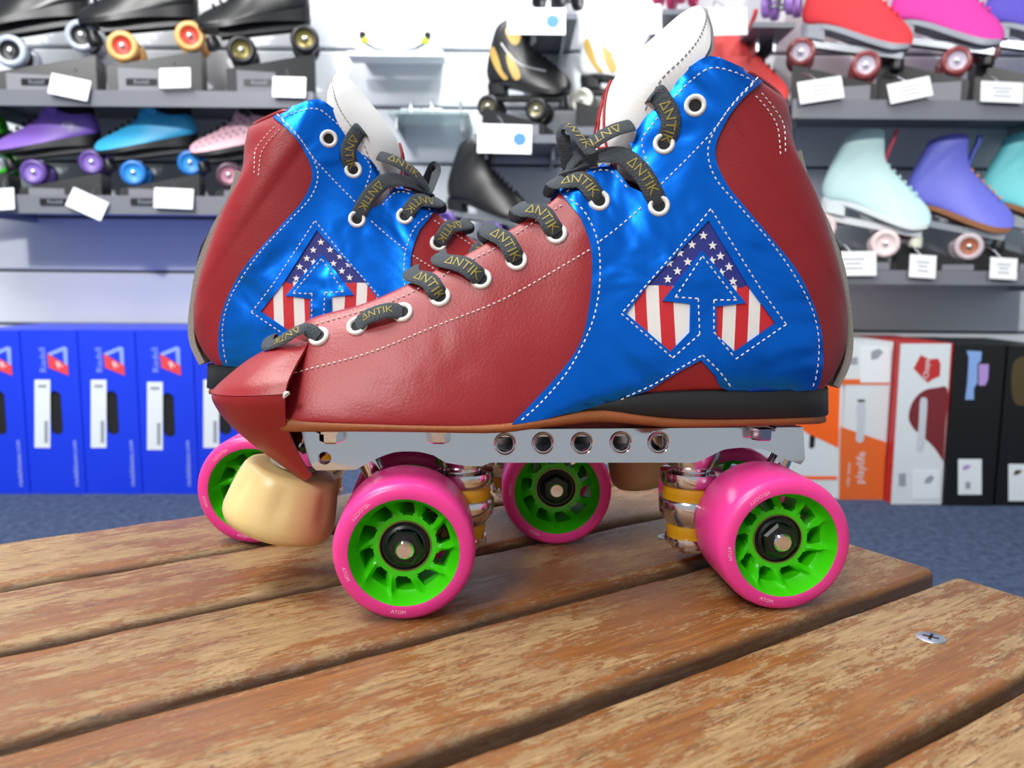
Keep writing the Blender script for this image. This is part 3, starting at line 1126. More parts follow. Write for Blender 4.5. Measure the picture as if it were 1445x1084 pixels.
def add_wheel(x, side, spin):
    w = put('wheel', tire_me, skate, (x, side * wheel_y, WR), (0, spin, 0 if side < 0 else math.pi))
    put('hub', hub_me, w)
    put('bearing', bearing_me, w)
    put('bearing_shield', ring_me, w)
    put('axle_nut', nut_me, w)
    put('axle_tip', ax_me, w)
    stuff(put('raised_lettering', letter_me, w))
for x, s, sp in ((-WB, -1, .1), (WB, -1, .32), (-WB, 1, .5), (WB, 1, .2)):
    add_wheel(x, s, sp)

# trucks: kingpin inboard of each axle
def truck(px, sgn):
    """px: kingpin column x in the photo; sgn: +1 when the axle lies to the right of the kingpin"""
    k = Lp(px, 700, 0)
    x = k.x
    zz = lambda py: Lp(px, py, 0).z
    axx = sgn * WB
    hb = MB()
    # hanger: axle barrel, arms to the cushion cup and the pivot
    hb.lathe([(.0062, -.0185), (.0075, -.010), (.0085, 0), (.0075, .010), (.0062, .0185)], 24, Matrix.Translation((axx, 0, WR)) @ RX, True, True)
    hb.tube([(axx, 0, WR), ((axx + x) / 2, 0, WR - .001), (x, 0, zz(722))], [.008, .008, .009], 14)
    hb.tube([(axx, 0, WR), (axx + sgn * .012, 0, WR + .014), (axx + sgn * .019, 0, WR + .026)], [.007, .0055, .0042], 12)
    hb.lathe([(.0105, zz(738)), (.0118, zz(733)), (.0145, zz(722)), (.0152, zz(712)), (.0152, zz(703)), (.0145, zz(700)), (.0118, zz(700))], 36, Matrix.Translation((x, 0, 0)))
    t = part('truck_hanger', hb, M_alu, skate, 45)
    part('axle', MB().lathe([(.0038, -.047), (.0038, .047)], 16, Matrix.Translation((axx, 0, WR)) @ RX, True, True), M_chrome, t)
    part('upper_cup', MB().lathe([(.0001, zz(655)), (.0095, zz(655)), (.0095, zz(661)), (.0148, zz(663)), (.0150, zz(668)), (.0150, zz(678)), (.0142, zz(681)), (.0120, zz(681))], 36, Matrix.Translation((x, 0, 0))), M_chrome, t, 40)
    part('cushion', MB().lathe([(.0125, zz(680)), (.0133, zz(684)), (.0136, zz(692)), (.0133, zz(704)), (.0125, zz(712))], 32, Matrix.Translation((x, 0, 0))), M_amber, t, 50)
    part('lower_cushion', MB().lathe([(.0105, zz(735)), (.0112, zz(742)), (.0105, zz(755))], 28, Matrix.Translation((x, 0, 0))), M_amber, t, 50)
    part('lower_washer', MB().lathe([(.0001, zz(754)), (.0115, zz(754)), (.0118, zz(758)), (.0112, zz(764)), (.0001, zz(764))], 28, Matrix.Translation((x, 0, 0))), M_chrome, t, 40)
    part('kingpin_nut', MB().lathe([(.0085, zz(764)), (.0085, zz(771)), (.0075, zz(775)), (.0001, zz(775))], 6, Matrix.Translation((x, 0, 0))), M_chrome, t, 25)
    part('pivot_pin', MB().tube([(axx + sgn * .016, 0, WR + .023), (axx + sgn * .021, 0, WR + .034)], .0055, 14), M_chrome, t)
    b = Lp(px, 655, 0)
    part('kingpin_boss', MB().lathe([(.012, b.z), (.014, b.z + .006), (.0145, zt - .002)], 24, Matrix.Translation((x, 0, 0)), True, True), M_alu, t, 45)
truck(974, 1)
truck(652, -1)

# toe stop
ts = Lp(402, 701, 0)
ax = Vector((-math.sin(R(17)), 0, -math.cos(R(17))))
MT = Matrix.Translation(ts) @ ax.to_track_quat('Z', 'Y').to_matrix().to_4x4()
def facet(a, h):
    t = max(0, 1 - abs(h + .004) / .011)
    return 1 - .075 * t * max(0, math.cos(7 * a + .4)) ** 2
tsm = MB().lathe([(.0001, -.0150), (.0180, -.0150), (.0208, -.0143), (.0224, -.0122), (.0236, -.0085), (.0248, -.0030), (.0259, .0030), (.0267, .0085), (.0263, .0120), (.0246, .0150), (.0212, .0166), (.0170, .0171), (.0001, .0172)], 56, MT @ Matrix.Scale(.965, 4), mod=facet)
stop = part('toe_stop', tsm, M_gum, skate, 60)
part('stem', MB().lathe([(.0062, -.040), (.0062, -.015)], 20, MT, True, True).lathe([(.0115, -.0182), (.0115, -.0158)], 24, MT, True, True), M_chrome, stop)
part('stem_nut', MB().lathe([(.0105, -.027), (.0105, -.0185)], 6, MT, True, True), M_chrome, stop, 25)

tag(skate, 'red and blue leather roller skate with flag arrow panel nearest the camera, toe pointing left', 'roller skate', 'pair of red and blue roller skates')
FARP = Vector((-.0572, .4612, BENCH_Z))
skate2 = copy_tree(skate)
skate2.location = FARP
skate2.rotation_euler = (0, 0, math.pi + R(.8))
tag(skate2, 'red and blue leather roller skate standing behind the front one, toe pointing right', 'roller skate', 'pair of red and blue roller skates')

for ch in skate2.children:
    if ch.name.startswith('tongue'):
        pv = Lp(880, 215, 0)
        ch.matrix_basis = Matrix.Translation(pv + Vector((.001, 0, -.012))) @ Matrix.Rotation(R(-8), 4, 'Y') @ Matrix.Translation(-pv)
# ------------------------------------------------------------------ the display wall behind
BY = 2.09
PXM = BY / FPX            # metres per photo pixel at the display depth
def bgmat(name, rgb, rough=.5, **k):
    return plain('bg_' + name, rgb, rough, **k)
K_black = bgmat('black', (24, 25, 28), .35)
K_blacklea = bgmat('black_leather', (30, 32, 34), .28)
K_grey = bgmat('grey_plastic', (120, 122, 130), .4)
K_steel = bgmat('steel', (190, 194, 200), .25, metal=.9)
K_white = bgmat('white_card', (244, 246, 246), .5)
K_ink = bgmat('grey_ink', (150, 155, 165), .6)
K_inkb = bgmat('blue_ink', (70, 130, 200), .6)

def prof_loft(st, ax, ay, ns=44, nt=14):
    """stations in photo pixels of one display skate, relative to its anchor (front axle)"""
    S = []
    for (a, b_, g, bb, m) in st:
        S.append(((a[0] - ax) * PXM, (ay - a[1]) * PXM, (b_[0] - ax) * PXM, (ay - b_[1]) * PXM, g * PXM, bb * PXM, m * PXM))
    near, far = loft_shell(S, ns, nt)
    mb = MB().grid(near).grid(far, flip=True)
    return mb, near
def prof_slab(st, ax, ay, n=30):
    rows = []
    for x, yt, yb, w in catmull(st, n):
        X, T, B, w = (x - ax) * PXM, (ay - yt) * PXM, (ay - yb) * PXM, max(w, .4) * PXM
        rows.append([(X, -w, T), (X, -w, B), (X, w, B), (X, w, T)])
    return MB().grid(rows, True, True, True)
def q(ax, ay, x, y, d=0.):
    return Vector(((x - ax) * PXM, d * PXM, (ay - y) * PXM))

RXI = Matrix.Rotation(R(90), 4, 'X')
def wheel_meshes(r):
    r *= PXM
    t = MB().lathe([(r * .62, .011), (r * .66, .0125), (r * .86, .0125), (r * .96, .010), (r, .006), (r, -.006), (r * .96, -.010), (r * .86, -.0125), (r * .66, -.0125), (r * .62, -.011)], 28, RXI)
    h = MB().lathe([(r * .63, .011), (r * .56, .0085), (r * .30, .0075), (r * .28, .0095), (r * .14, .0095), (.0001, .0095)], 24, RXI).lathe([(r * .63, -.011), (r * .4, -.008), (.0001, -.008)], 24, RXI)
    n = MB().lathe([(r * .17, .008), (r * .17, .0125), (r * .10, .0135), (.0001, .0135)], 8, RXI)
    return t.mesh('wheel', [K_black], 50), h.mesh('hub', [K_steel], 50), n.mesh('axle_nut', [K_steel], 30)
W_LOW = wheel_meshes(17)
W_HIGH = wheel_meshes(19)

# low-cut speed boot, toe to the left
LX, LY = 56, 246
LOW = [((4, 208), (5, 214), 0, 5, 2), ((9, 202), (10, 217), 0, 11, 3), ((22, 194), (24, 216), 1, 17, 3), ((42, 184), (46, 212), 3, 20, 3), ((58, 172), (68, 207), 4, 20, 4),
       ((67, 158), (88, 202), 6, 18, 4), ((80, 158), (105, 197), 8, 16, 5), ((95, 164), (122, 193), 11, 14, 6), ((107, 166), (134, 189), 13, 6, 11), ((116, 165), (136, 180), 13, 0, 13),
       ((122, 163), (132, 168), 9, 0, 8), ((127, 161), (128, 162), 1, 0, 1)]
low_boot, low_rows = prof_loft(LOW, LX, LY)
low_boot = low_boot.mesh('boot', [K_black], 60)
low_sole = prof_slab([(6, 214, 219, 5), (14, 217, 221, 13), (40, 213, 219, 20), (70, 206, 213, 20), (100, 198, 209, 17), (125, 192, 207, 14), (136, 188, 205, 5)], LX, LY).mesh('sole', [K_black], 40)
low_plate = MB()
for y in (-7, 7):
    a, b_ = q(LX, LY, 30, 224, y), q(LX, LY, 132, 208, y)
    rot = Matrix.Rotation(math.atan2(-(b_.z - a.z), b_.x - a.x), 3, 'Y')
    low_plate.box((a + b_) / 2, ((b_ - a).length, .006, .016), rot)
low_plate = low_plate.box((q(LX, LY, 81, 214)), (.16, .02, .012), Matrix.Rotation(R(9), 3, 'Y').inverted()).mesh('plate', [K_steel], flat=True)
low_strap = MB()
rows = []
for t in range(13):
    a = -1.25 + 2.5 * t / 12
    c = q(LX, LY, 74 + 10 * (1 - math.cos(a)), 158 + 6 * (1 - math.cos(a)))
    y = 15 * PXM * math.sin(a)
    rows.append([c + Vector((-.012, y, -.004)), c + Vector((-.008, y * 1.1, .010)), c + Vector((.012, y * 1.1, .004)), c + Vector((.008, y, -.010))])
low_strap = low_strap.grid(rows, True, True, True).mesh('strap', [K_black], 60)
low_lining = prof_loft([((82, 153), (92, 170), 6, 9, 1), ((95, 154), (103, 172), 9, 11, 1), ((112, 153), (116, 170), 11, 11, 1), ((124, 149), (127, 168), 7, 6, 1), ((129, 149), (130, 164), 1, 1, 1)], LX, LY, 14, 6)[0].mesh('collar_lining', [K_black], 60)
low_stop = MB().lathe([(.0001, -.016), (.012, -.016), (.016, .004), (.014, .010), (.0001, .011)], 20, Matrix.Translation(q(LX, LY, 22, 236)) @ Matrix.Rotation(R(160), 4, 'Y')).mesh('toe_stop', [K_black], 40)
def zig(ax, ay, p0, p1, n, w):
    mb = []
    for i in range(n):
        t = (i + .5) / n
        c = q(ax, ay, p0[0] + (p1[0] - p0[0]) * t, p0[1] + (p1[1] - p0[1]) * t)
        ww = w * PXM * (.6 + .5 * t)
        m = MB().tube([c + Vector((0, -ww * 1.25, -.007)), c + Vector((0, -ww, -.001)), c + Vector((0, 0, .002)), c + Vector((0, ww, -.001)), c + Vector((0, ww * 1.25, -.007))], .0027, 6)
        mb.append(m.mesh('lace', [K_black], 60))
    return mb
low_laces = zig(LX, LY, (20, 193), (62, 167), 5, 7)

# high boot with heel, toe to the right
HX, HY = 1246, 345
HIGH = [((1304, 307), (1303, 315), 0, 5, 2), ((1299, 296), (1299, 320), 0, 12, 3), ((1286, 281), (1284, 321), 1, 18, 3), ((1266, 261), (1262, 315), 3, 20, 3), ((1248, 242), (1236, 304), 5, 19, 4),
        ((1241, 228), (1211, 292), 6, 17, 5), ((1239, 214), (1188, 285), 7, 15, 7), ((1238, 202), (1170, 282), 9, 8, 12), ((1237, 193), (1163, 268), 11, 0, 16), ((1226, 190), (1167, 248), 13, 0, 16),
        ((1210, 191), (1177, 224), 14, 0, 13), ((1197, 194), (1185, 207), 10, 0, 8), ((1189, 196), (1188, 198), 1, 0, 1)]
high_boot, high_rows = prof_loft(HIGH, HX, HY)
high_boot = high_boot.mesh('boot', [K_black], 60)
_rv = [tuple(p) for r_ in high_rows for p in r_]
_n = len(high_rows[0])
HBVH = BVHTree.FromPolygons([Vector(p) for p in _rv], [(i * _n + j, i * _n + j + 1, (i + 1) * _n + j + 1, (i + 1) * _n + j) for i in range(len(high_rows) - 1) for j in range(_n - 1)])
def hit_high(x, y):
    o = q(HX, HY, x, y, -60)
    p, n, i, t = HBVH.ray_cast(o, Vector((0, 1, 0)))
    if p is None:
        p, n, i, t = HBVH.find_nearest(o + Vector((0, 50 * PXM, 0)))
    n = n.copy()
    if n.y > 0:
        n.negate()
    return p.copy(), n
high_sole = prof_slab([(1302, 314, 320, 5), (1296, 319, 325, 14), (1275, 318, 326, 20), (1245, 307, 315, 20), (1210, 291, 299, 17), (1190, 284, 292, 15), (1172, 281, 289, 9), (1164, 278, 287, 4)], HX, HY).mesh('sole', [K_black], 40)
high_heel = prof_slab([(1163, 284, 300, 7), (1170, 284, 301, 13), (1183, 286, 304, 14), (1193, 288, 307, 14)], HX, HY, 10).mesh('heel', [K_black], 40)
high_tongue = MB()
rows = []
for x0, y0, w in ((1242, 240, 6), (1248, 216, 10), (1253, 203, 11), (1255, 195, 10), (1255, 191, 6)):
    c = q(HX, HY, x0, y0)
    w *= PXM
    rows.append([c + Vector((-.008, -w, 0)), c + Vector((0, -w * .6, .001)), c + Vector((.003, 0, .002)), c + Vector((0, w * .6, .001)), c + Vector((-.008, w, 0)), c + Vector((-.006, w * .5, -.001)), c + Vector((-.004, 0, -.001)), c + Vector((-.006, -w * .5, -.001))])
high_tongue = high_tongue.grid(rows, True, True, True).mesh('tongue', [K_black], 60)
high_plate = MB()
for y in (-7, 7):
    a, b_ = q(HX, HY, 1166, 306, y), q(HX, HY, 1292, 333, y)
    rot = Matrix.Rotation(math.atan2(-(b_.z - a.z), b_.x - a.x), 3, 'Y')
    high_plate.box((a + b_) / 2, ((b_ - a).length, .006, .015), rot)
high_plate = high_plate.box(q(HX, HY, 1228, 316), (.22, .022, .007), Matrix.Rotation(math.atan2(27, 126), 3, 'Y')).mesh('plate', [K_steel], flat=True)
high_stop = MB().lathe([(.0001, -.018), (.012, -.018), (.017, .004), (.0155, .012), (.0001, .013)], 20, Matrix.Translation(q(HX, HY, 1287, 343)) @ Matrix.Rotation(R(190), 4, 'Y')).mesh('toe_stop', [K_black], 40)
high_laces = zig(HX, HY, (1243, 234), (1286, 280), 6, 7)

SKATES = []
def bg_skate(kind, anchor, label, boot, sole=K_black, plate=K_steel, tire=K_black, hub=K_steel, stop=K_black, laces=None, strap=None, tongue=None, lining=K_black, sc=1., rot=0., Y=BY, yaw=None, group='skates displayed on the wall'):
    p = at_y(*anchor, Y)
    e = empty('roller_skate', p)
    e.scale = (sc, sc, sc)
    if yaw is None:
        yaw = 12 if kind == 'low' else -18
    e.rotation_euler = (0, R(rot), R(yaw))
    tag(e, label, 'roller skate', group)
    low = kind == 'low'
    put('boot', low_boot if low else high_boot, e, m=boot)
    put('sole', low_sole if low else high_sole, e, m=sole)
    if low:
        put('strap', low_strap, e, m=strap or boot)
        put('collar_lining', low_lining, e, m=lining)
    else:
        put('heel', high_heel, e, m=sole)
        put('tongue', high_tongue, e, m=tongue or boot)
    put('plate', low_plate if low else high_plate, e, m=plate)
    put('toe_stop', low_stop if low else high_stop, e, m=stop)
    for l in (low_laces if low else high_laces):
        put('lace', l, e, m=laces or K_black)
    W = W_LOW if low else W_HIGH
    fr = (0, 0)
    rear = (129 - 56, 230 - 246) if low else (1164 - 1246, 322 - 345)
    for dx, dy in (fr, rear):
        for s in (-1, 1):
            w = put('wheel', W[0], e, (dx * PXM, s * 19 * PXM, -dy * PXM), (0, 0, 0 if s < 0 else math.pi), m=tire)
            put('hub', W[1], w, m=hub)
            put('axle_nut', W[2], w)
        x, z = dx * PXM, -dy * PXM
        tr = MB().tube([(x, -.030, z), (x, .030, z)], .005, 8).tube([(x, 0, z), (x + (.008 if dx == 0 else -.008) * (1 if low else -1), 0, z + .034)], .009, 8)
        put('truck', tr.mesh('truck', [K_steel], 50), e)
    SKATES.append((e, kind, anchor, sc, Y, yaw))
    return e
def leather(name, rgb, rough=.45):
    return bgmat(name, rgb, rough, bump=.1, scale=200)
c_purple, c_cyan, c_green, c_pinkd = leather('purple', (150, 110, 215)), leather('cyan', (62, 186, 240)), leather('green', (60, 180, 30)), leather('pale_pink', (248, 196, 208))
for an, lab, t, h, sc, rot in (
        ((26, 80), 'black leather speed skate with clear rimmed wheels, leftmost on the upper left shelf', bgmat('clear_wheel', (190, 200, 215), .15), K_black, 1.22, -4),
        ((180, 73), 'black speed skate with orange and red wheels on the upper left shelf', bgmat('orange_wheel', (246, 190, 110), .3), bgmat('red_hub', (214, 70, 50), .35), 1.16, 0),
        ((344, 78), 'black skate with black and olive wheels at the right end of the upper left shelf', K_black, bgmat('olive_hub', (120, 110, 60), .35, metal=.5), 1.12, -1)):
    bg_skate('low', an, lab, K_blacklea, tire=t, hub=h, sc=sc, rot=rot, plate=K_black)
c_pw, c_bw = bgmat('purple_wheel', (96, 70, 150), .3), bgmat('blue_wheel', (30, 120, 205), .3)
bg_skate('low', (-75, 246), 'green skate cut off by the left edge of the picture', c_green, tire=bgmat('green_wheel', (50, 170, 40), .3), plate=K_black)
bg_skate('low', (56, 246), 'purple low-cut skate with purple wheels on the lower left shelf', c_purple, tire=c_pw, hub=bgmat('lilac_hub', (150, 120, 205), .35), plate=K_black)
bg_skate('low', (194, 247), 'bright cyan low-cut skate with blue wheels on the lower left shelf', c_cyan, tire=c_bw, hub=bgmat('azure_hub', (60, 160, 235), .35), plate=K_black)
bg_skate('low', (326, 250), 'pale pink dotted skate partly hidden behind the far skate', c_pinkd, strap=K_black, tire=bgmat('dark_pink_wheel', (90, 60, 76), .3), hub=bgmat('rose_hub', (190, 130, 150), .35), plate=K_black)
# dots on the pale pink boot
_lb = BVHTree.FromPolygons([Vector(p) for r_ in low_rows for p in r_], [(i * 15 + j, i * 15 + j + 1, (i + 1) * 15 + j + 1, (i + 1) * 15 + j) for i in range(len(low_rows) - 1) for j in range(14)])
dm = MB()
for i in range(9):
    for j in range(4):
        x, y = 14 + i * 9 + (j % 2) * 4, 210 - i * 3.2 - j * 7
        p, n, _i, _t = _lb.ray_cast(q(LX, LY, x, y, -60), Vector((0, 1, 0)))
        if p:
            dm.lathe([(.0028, .0004), (.0001, .0006)], 8, Matrix.Translation(p) @ (n if n.y < 0 else -n).to_track_quat('Z', 'Y').to_matrix().to_4x4())
pk = SKATES[-1][0]
stuff(put('dot_print', dm.mesh('dot_print', [K_black], 60), [c for c in pk.children if c.name.startswith('boot')][0]))
# oval badge on the purple boot
pb = [c for c in SKATES[-3][0].children if c.name.startswith('boot')][0]
p, n, _i, _t = _lb.ray_cast(q(LX, LY, 104, 184, -60), Vector((0, 1, 0)))
put('badge', MB().lathe([(.024, .0), (.022, .0015), (.0001, .002)], 24, Matrix.Translation(p) @ Matrix.Rotation(R(15), 4, 'Y') @ Matrix.Diagonal((1, 1, .55, 1)) @ RXI).mesh('badge', [bgmat('badge', (190, 175, 225), .35)], 50), pb)
# right-hand shelves
c_mint, c_peri, c_turq = leather('mint', (206, 240, 238)), leather('periwinkle', (112, 118, 225)), leather('turquoise', (120, 222, 226))
c_red, c_mag, c_vio = leather('suede_red', (226, 58, 66), .8), leather('suede_magenta', (222, 62, 168), .8), leather('suede_violet', (98, 88, 200), .8)
c_tan, c_coral = bgmat('tan_sole', (150, 96, 56), .6), bgmat('coral_lace', (236, 150, 122), .7)
c_gsole = bgmat('grey_sole', (150, 156, 166), .4)
c_cw = bgmat('cherry_clear_wheel', (140, 60, 62), .2)
c_hubw = bgmat('pale_hub', (200, 190, 205), .3)
bg_skate('high', (1219, 98), 'red suede heeled skate with cherry wheels on the upper right shelf', c_red, sole=c_gsole, tire=c_cw, hub=c_hubw, laces=c_red)
bg_skate('high', (1345, 92), 'magenta suede heeled skate on the upper right shelf', c_mag, sole=c_gsole, tire=c_cw, hub=c_hubw, laces=c_mag)
bg_skate('high', (1479, 96), 'violet suede skate cut off by the upper right corner of the picture', c_vio, sole=c_gsole, tire=c_cw, hub=c_hubw, laces=c_vio)
c_blush = bgmat('blush_wheel', (240, 218, 216), .4)
bg_skate('high', (1246, 345), 'mint high-top skate with red tongue and blush wheels on the lower right shelf', c_mint, sole=bgmat('white_sole', (226, 236, 238), .4), plate=bgmat('white_plate', (225, 228, 230), .4), tire=c_blush, hub=c_blush, stop=bgmat('cream_stop', (236, 238, 218), .4), laces=c_mint, tongue=leather('rose_tongue', (216, 90, 106)))
bg_skate('high', (1362, 349), 'periwinkle blue high-top skate with coral laces and tan sole', c_peri, sole=c_tan, tire=bgmat('lavender_wheel', (206, 190, 196), .3), hub=bgmat('copper_hub', (170, 100, 70), .35), laces=c_coral, sc=.98)
bg_skate('high', (1471, 347), 'turquoise high-top skate with tan sole at the right edge of the picture', c_turq, sole=c_tan, tire=c_blush, hub=c_blush, laces=c_turq)
# middle of the wall
c_goldl = leather('gold_panel', (196, 160, 84), .35)
c_whl = leather('white_boot', (238, 238, 236), .4)
def gold(e, col=c_goldl):
    b_ = [c for c in e.children if c.name.startswith('boot')][0]
    for pl in (smooth2([(1178, 236), (1186, 228), (1192, 248), (1196, 270), (1204, 284), (1196, 284), (1184, 262)], True, 4), smooth2([(1206, 248), (1212, 244), (1220, 262), (1226, 286), (1216, 290), (1208, 270)], True, 4), smooth2([(1212, 204), (1232, 206), (1232, 226), (1222, 234), (1212, 220)], True, 3)):
        put('side_panel', panel_mb(MB(), pl, hit_high, -.001, .0015, (), 6).mesh('side_panel', [col], 60), b_)
    put('toe_piping', MB().tube([hit_high(x, y)[0] + Vector((0, -.001, 0)) for x, y in ((1200, 226), (1212, 250), (1228, 268), (1248, 278), (1268, 286))], .0022, 6).mesh('toe_piping', [K_white], 60), b_)
c_gw = bgmat('bronze_wheel', (120, 112, 84), .25, metal=.4)
gold(bg_skate('high', (762, 158), 'black high-top skate with gold side panels above a blue printed card', K_blacklea, tire=K_black, hub=c_gw, sc=.82, rot=-9, Y=2.1, plate=K_black))
gold(bg_skate('high', (898, 150), 'white high-top skate with gold panels behind the white tongue', c_whl, tire=bgmat('ivory_wheel', (232, 230, 218), .35), hub=bgmat('ivory_hub', (225, 222, 205), .35), sc=.86, rot=-9, Y=2.1, plate=K_black, laces=c_whl))
bg_skate('high', (700, 330), 'black high-top skate with violet wheels behind the laces of the front skate', K_blacklea, tire=c_pw, hub=c_pw, sc=.84, rot=-3, Y=2.1, laces=K_ink)
bg_skate('high', (1052, 172), 'coral red skate half hidden behind the collar of the front skate', leather('coral', (232, 76, 74)), tire=K_black, hub=K_black, sc=.95, rot=0, Y=2.12, laces=K_black, plate=K_black)
# skates of the topmost row: only wheels reach into the picture
for an, lab, t, bt in (((775, -2), 'black skate at the top edge above the gold panelled skate', K_black, K_blacklea),
                       ((945, -8), 'skate with pink and amber wheels at the top edge', bgmat('hot_pink_wheel', (226, 70, 130), .3), leather('amber', (210, 160, 30))),
                       ((1098, 8), 'skate with lavender wheels at the top edge beside the red suede skate', bgmat('lavender2_wheel', (170, 130, 220), .3), leather('plum', (120, 70, 160)))):
    bg_skate('low', an, lab, bt, tire=t, hub=K_steel if t is K_black else t, sc=.8, yaw=62)

# shelves
def shelf(x0, x1, ytop, lip, label):
    A, B = at_y(x0, ytop, 2.0), at_y(x1, ytop, 2.0)
    L = B.x - A.x
    zt = (A.z + B.z) / 2
    e = tag(empty('wall_shelf', ((A.x + B.x) / 2, WALL_Y - .006, zt)), label, 'shelf', 'wall shelves')
    dpt = WALL_Y - .006 - 2.0
    part('board', MB().box((0, -dpt / 2, -.006), (L, dpt, .012)), K_grey, e, flat=True)
    part('front_lip', MB().box((0, -dpt - .002, -lip / 2), (L, .004, lip)), K_grey, e, flat=True)
    for s in (-1, 1):
        part('bracket', MB().box((s * (L / 2 - .03), -dpt * .4, -.03), (.006, dpt * .8, .04)), K_steel, e, flat=True)
    return zt
Z = {}
Z['l1'] = shelf(-60, 442, 128, .038, 'long grey wall shelf under the black skates at upper left')
Z['l2'] = shelf(-60, 372, 276, .045, 'long grey wall shelf under the purple and cyan skates')
Z['r1'] = shelf(1118, 1540, 142, .045, 'long grey wall shelf under the red and magenta suede skates')
Z['r2'] = shelf(1110, 1540, 382, .035, 'long grey wall shelf under the mint and periwinkle skates')
Z['m1'] = shelf(668, 800, 190, .02, 'short grey wall shelf under the black and gold skate')
Z['m2'] = shelf(812, 960, 180, .02, 'short grey wall shelf under the white and gold skate')
Z['m3'] = shelf(625, 800, 356, .02, 'short grey wall shelf under the black skate with violet wheels')
Z['m4'] = shelf(985, 1100, 200, .02, 'short grey wall shelf under the coral red skate')
shelf(738, 815, 20, .012, 'short grey shelf at the top edge above the large card left of the tongue')
shelf(935, 1000, 14, .012, 'short grey shelf at the top edge above the tongue of the front skate')
shelf(1062, 1122, 32, .012, 'short grey shelf at the top edge under the lavender wheels')
# black display stands carrying the skates
def stand(anchor, kind, sc, rowz, which, Y, yaw):
    p = at_y(*anchor, Y)
    x0, x1 = ((-18, 84) if kind == 'low' else (-92, 16))
    r0 = 17.8 if kind == 'low' else 20.2
    if kind == 'low':
        zl, zr = -r0 + 20 * -.219, -r0 + 88 * .219
    else:
        zl, zr = -r0 + 98 * .28, -r0 - 22 * .28
    k = PXM * sc
    zs = lambda v: p.z + v * k
    e = tag(empty('display_stand', (p.x, Y, rowz), R(yaw)), 'black wedge display stand under the ' + which, 'stand', 'display stands')
    X0, X1 = x0 * k, x1 * k
    w = .045
    za, zb = max(zs(zl) - rowz, .004), max(zs(zr) - rowz, .004)
    part('wedge', MB().grid([[(X0, y, 0), (X1, y, 0), (X1, y, zb), (X0, y, za)] for y in (-w, w)], True, True, True), K_black, e, flat=True)
    part('face_plate', MB().grid([[(X0 * .35, y, .002), (X1 * .45, y, .002), (X1 * .45, y, min(za, zb) * .9 + .004), (X0 * .35, y, min(za, zb) * .9 + .004)] for y in (-w - .003, -w - .0005)], True, True, True), K_grey, e, flat=True)
    return e
short = {}
for e, kind, anchor, sc, Y, yaw in SKATES:
    x, y = anchor
    if y < 20:
        row = 't1'
    elif x < 460:
        row = 'l1' if y < 150 else 'l2'
    elif x > 1110:
        row = 'r1' if y < 200 else 'r2'
    else:
        row = {762: 'm1', 898: 'm2', 700: 'm3', 1052: 'm4'}.get(x)
    if row == 't1':
        continue
    lab = e['label']
    which = lab.split(' with ')[0].split(' on the')[0].split(' behind')[0].split(' cut off')[0].split(' partly')[0].split(' half')[0].split(' at the')[0]
    if 'black' in which and row == 'l1':
        which = lab.split(' on the')[0].split(', left')[0].split(' at the')[0]
    if 'high-top' in which and row == 'm3':
        which = 'black skate with violet wheels'
    if 'high-top' in which and row == 'm1':
        which = 'black and gold skate'
    stand(anchor, kind, sc, Z[row], which, Y, yaw)

# name strips and price cards
def card(cx, cy, w, h, rot, label, Y=1.985, prints=True, blue=False):
    p = at_y(cx, cy, Y)
    k = Y / FPX
    e = empty('price_card', p)
    e.rotation_euler = (R(-8), R(rot), 0)
    tag(e, label, 'price card', 'price cards on the wall')
    part('card', MB().box((0, 0, 0), (w * k, .0015, h * k)), K_white, e, flat=True)
    if prints:
        for dz, ww in ((.18, .5), (0, .35), (-.2, .42)):
            part('print_line', MB().box((0, -.0009, dz * h * k), (ww * w * k, .0004, .06 * h * k)), K_ink, e, flat=True)
    if blue:
        part('blue_print', MB().lathe([(.017, 0), (.015, .0006), (.0001, .0006)], 7, Matrix.Translation((w * k * .28, -.0008, 0)) @ RXI), K_inkb, e, flat=True)
        part('print_line', MB().box((-.1 * w * k, -.0009, 0), (.3 * w * k, .0004, .06 * h * k)), K_ink, e, flat=True)
    part('wire_clip', MB().tube([(0, .002, h * k * .4), (-.012, .02, h * k * .5 + .02), (-.02, .04, h * k * .5 + .035), (-.02, .052, h * k * .5 + .03)], .0014, 6), K_steel, e, 60)
for a in ((98, 123, 54, 28, 11, 'white price card below the leftmost black skate'), (247, 110, 42, 27, -2, 'white price card below the skate with orange wheels'),
          (408, 123, 45, 28, 1, 'white price card below the black skate with olive wheels'), (6, 281, 28, 30, -4, 'white price card cut off by the left edge'),
          (123, 288, 52, 28, 24, 'tilted white price card below the purple skate'), (245, 280, 54, 28, 2, 'white price card below the cyan skate'),
          (1158, 127, 60, 30, -9, 'white price card below the red suede skate'), (1284, 127, 58, 27, -12, 'white price card below the magenta suede skate'),
          (1414, 130, 58, 28, 2, 'white price card at the right end of the upper right shelf'), (1204, 372, 64, 34, -1, 'white price card below the mint skate'),
          (1302, 376, 37, 32, 3, 'small white price card left of the periwinkle skate wheel'), (1416, 379, 38, 30, 3, 'small white price card at the right end of the lower right shelf')):
    card(*a)
card(757, 30, 78, 36, 0, 'large white card with blue print above the black and gold skate', prints=False, blue=True)
card(712, 196, 74, 40, 1, 'large white card with blue print below the black and gold skate', prints=False, blue=True)
card(885, 28, 92, 40, -2, 'large white card beside the tongue of the front skate', prints=False)
card(1027, 30, 52, 38, -2, 'white card at right of the tongue of the front skate', prints=False)
K_strip = bgmat('strip_text', (150, 156, 168), .5)
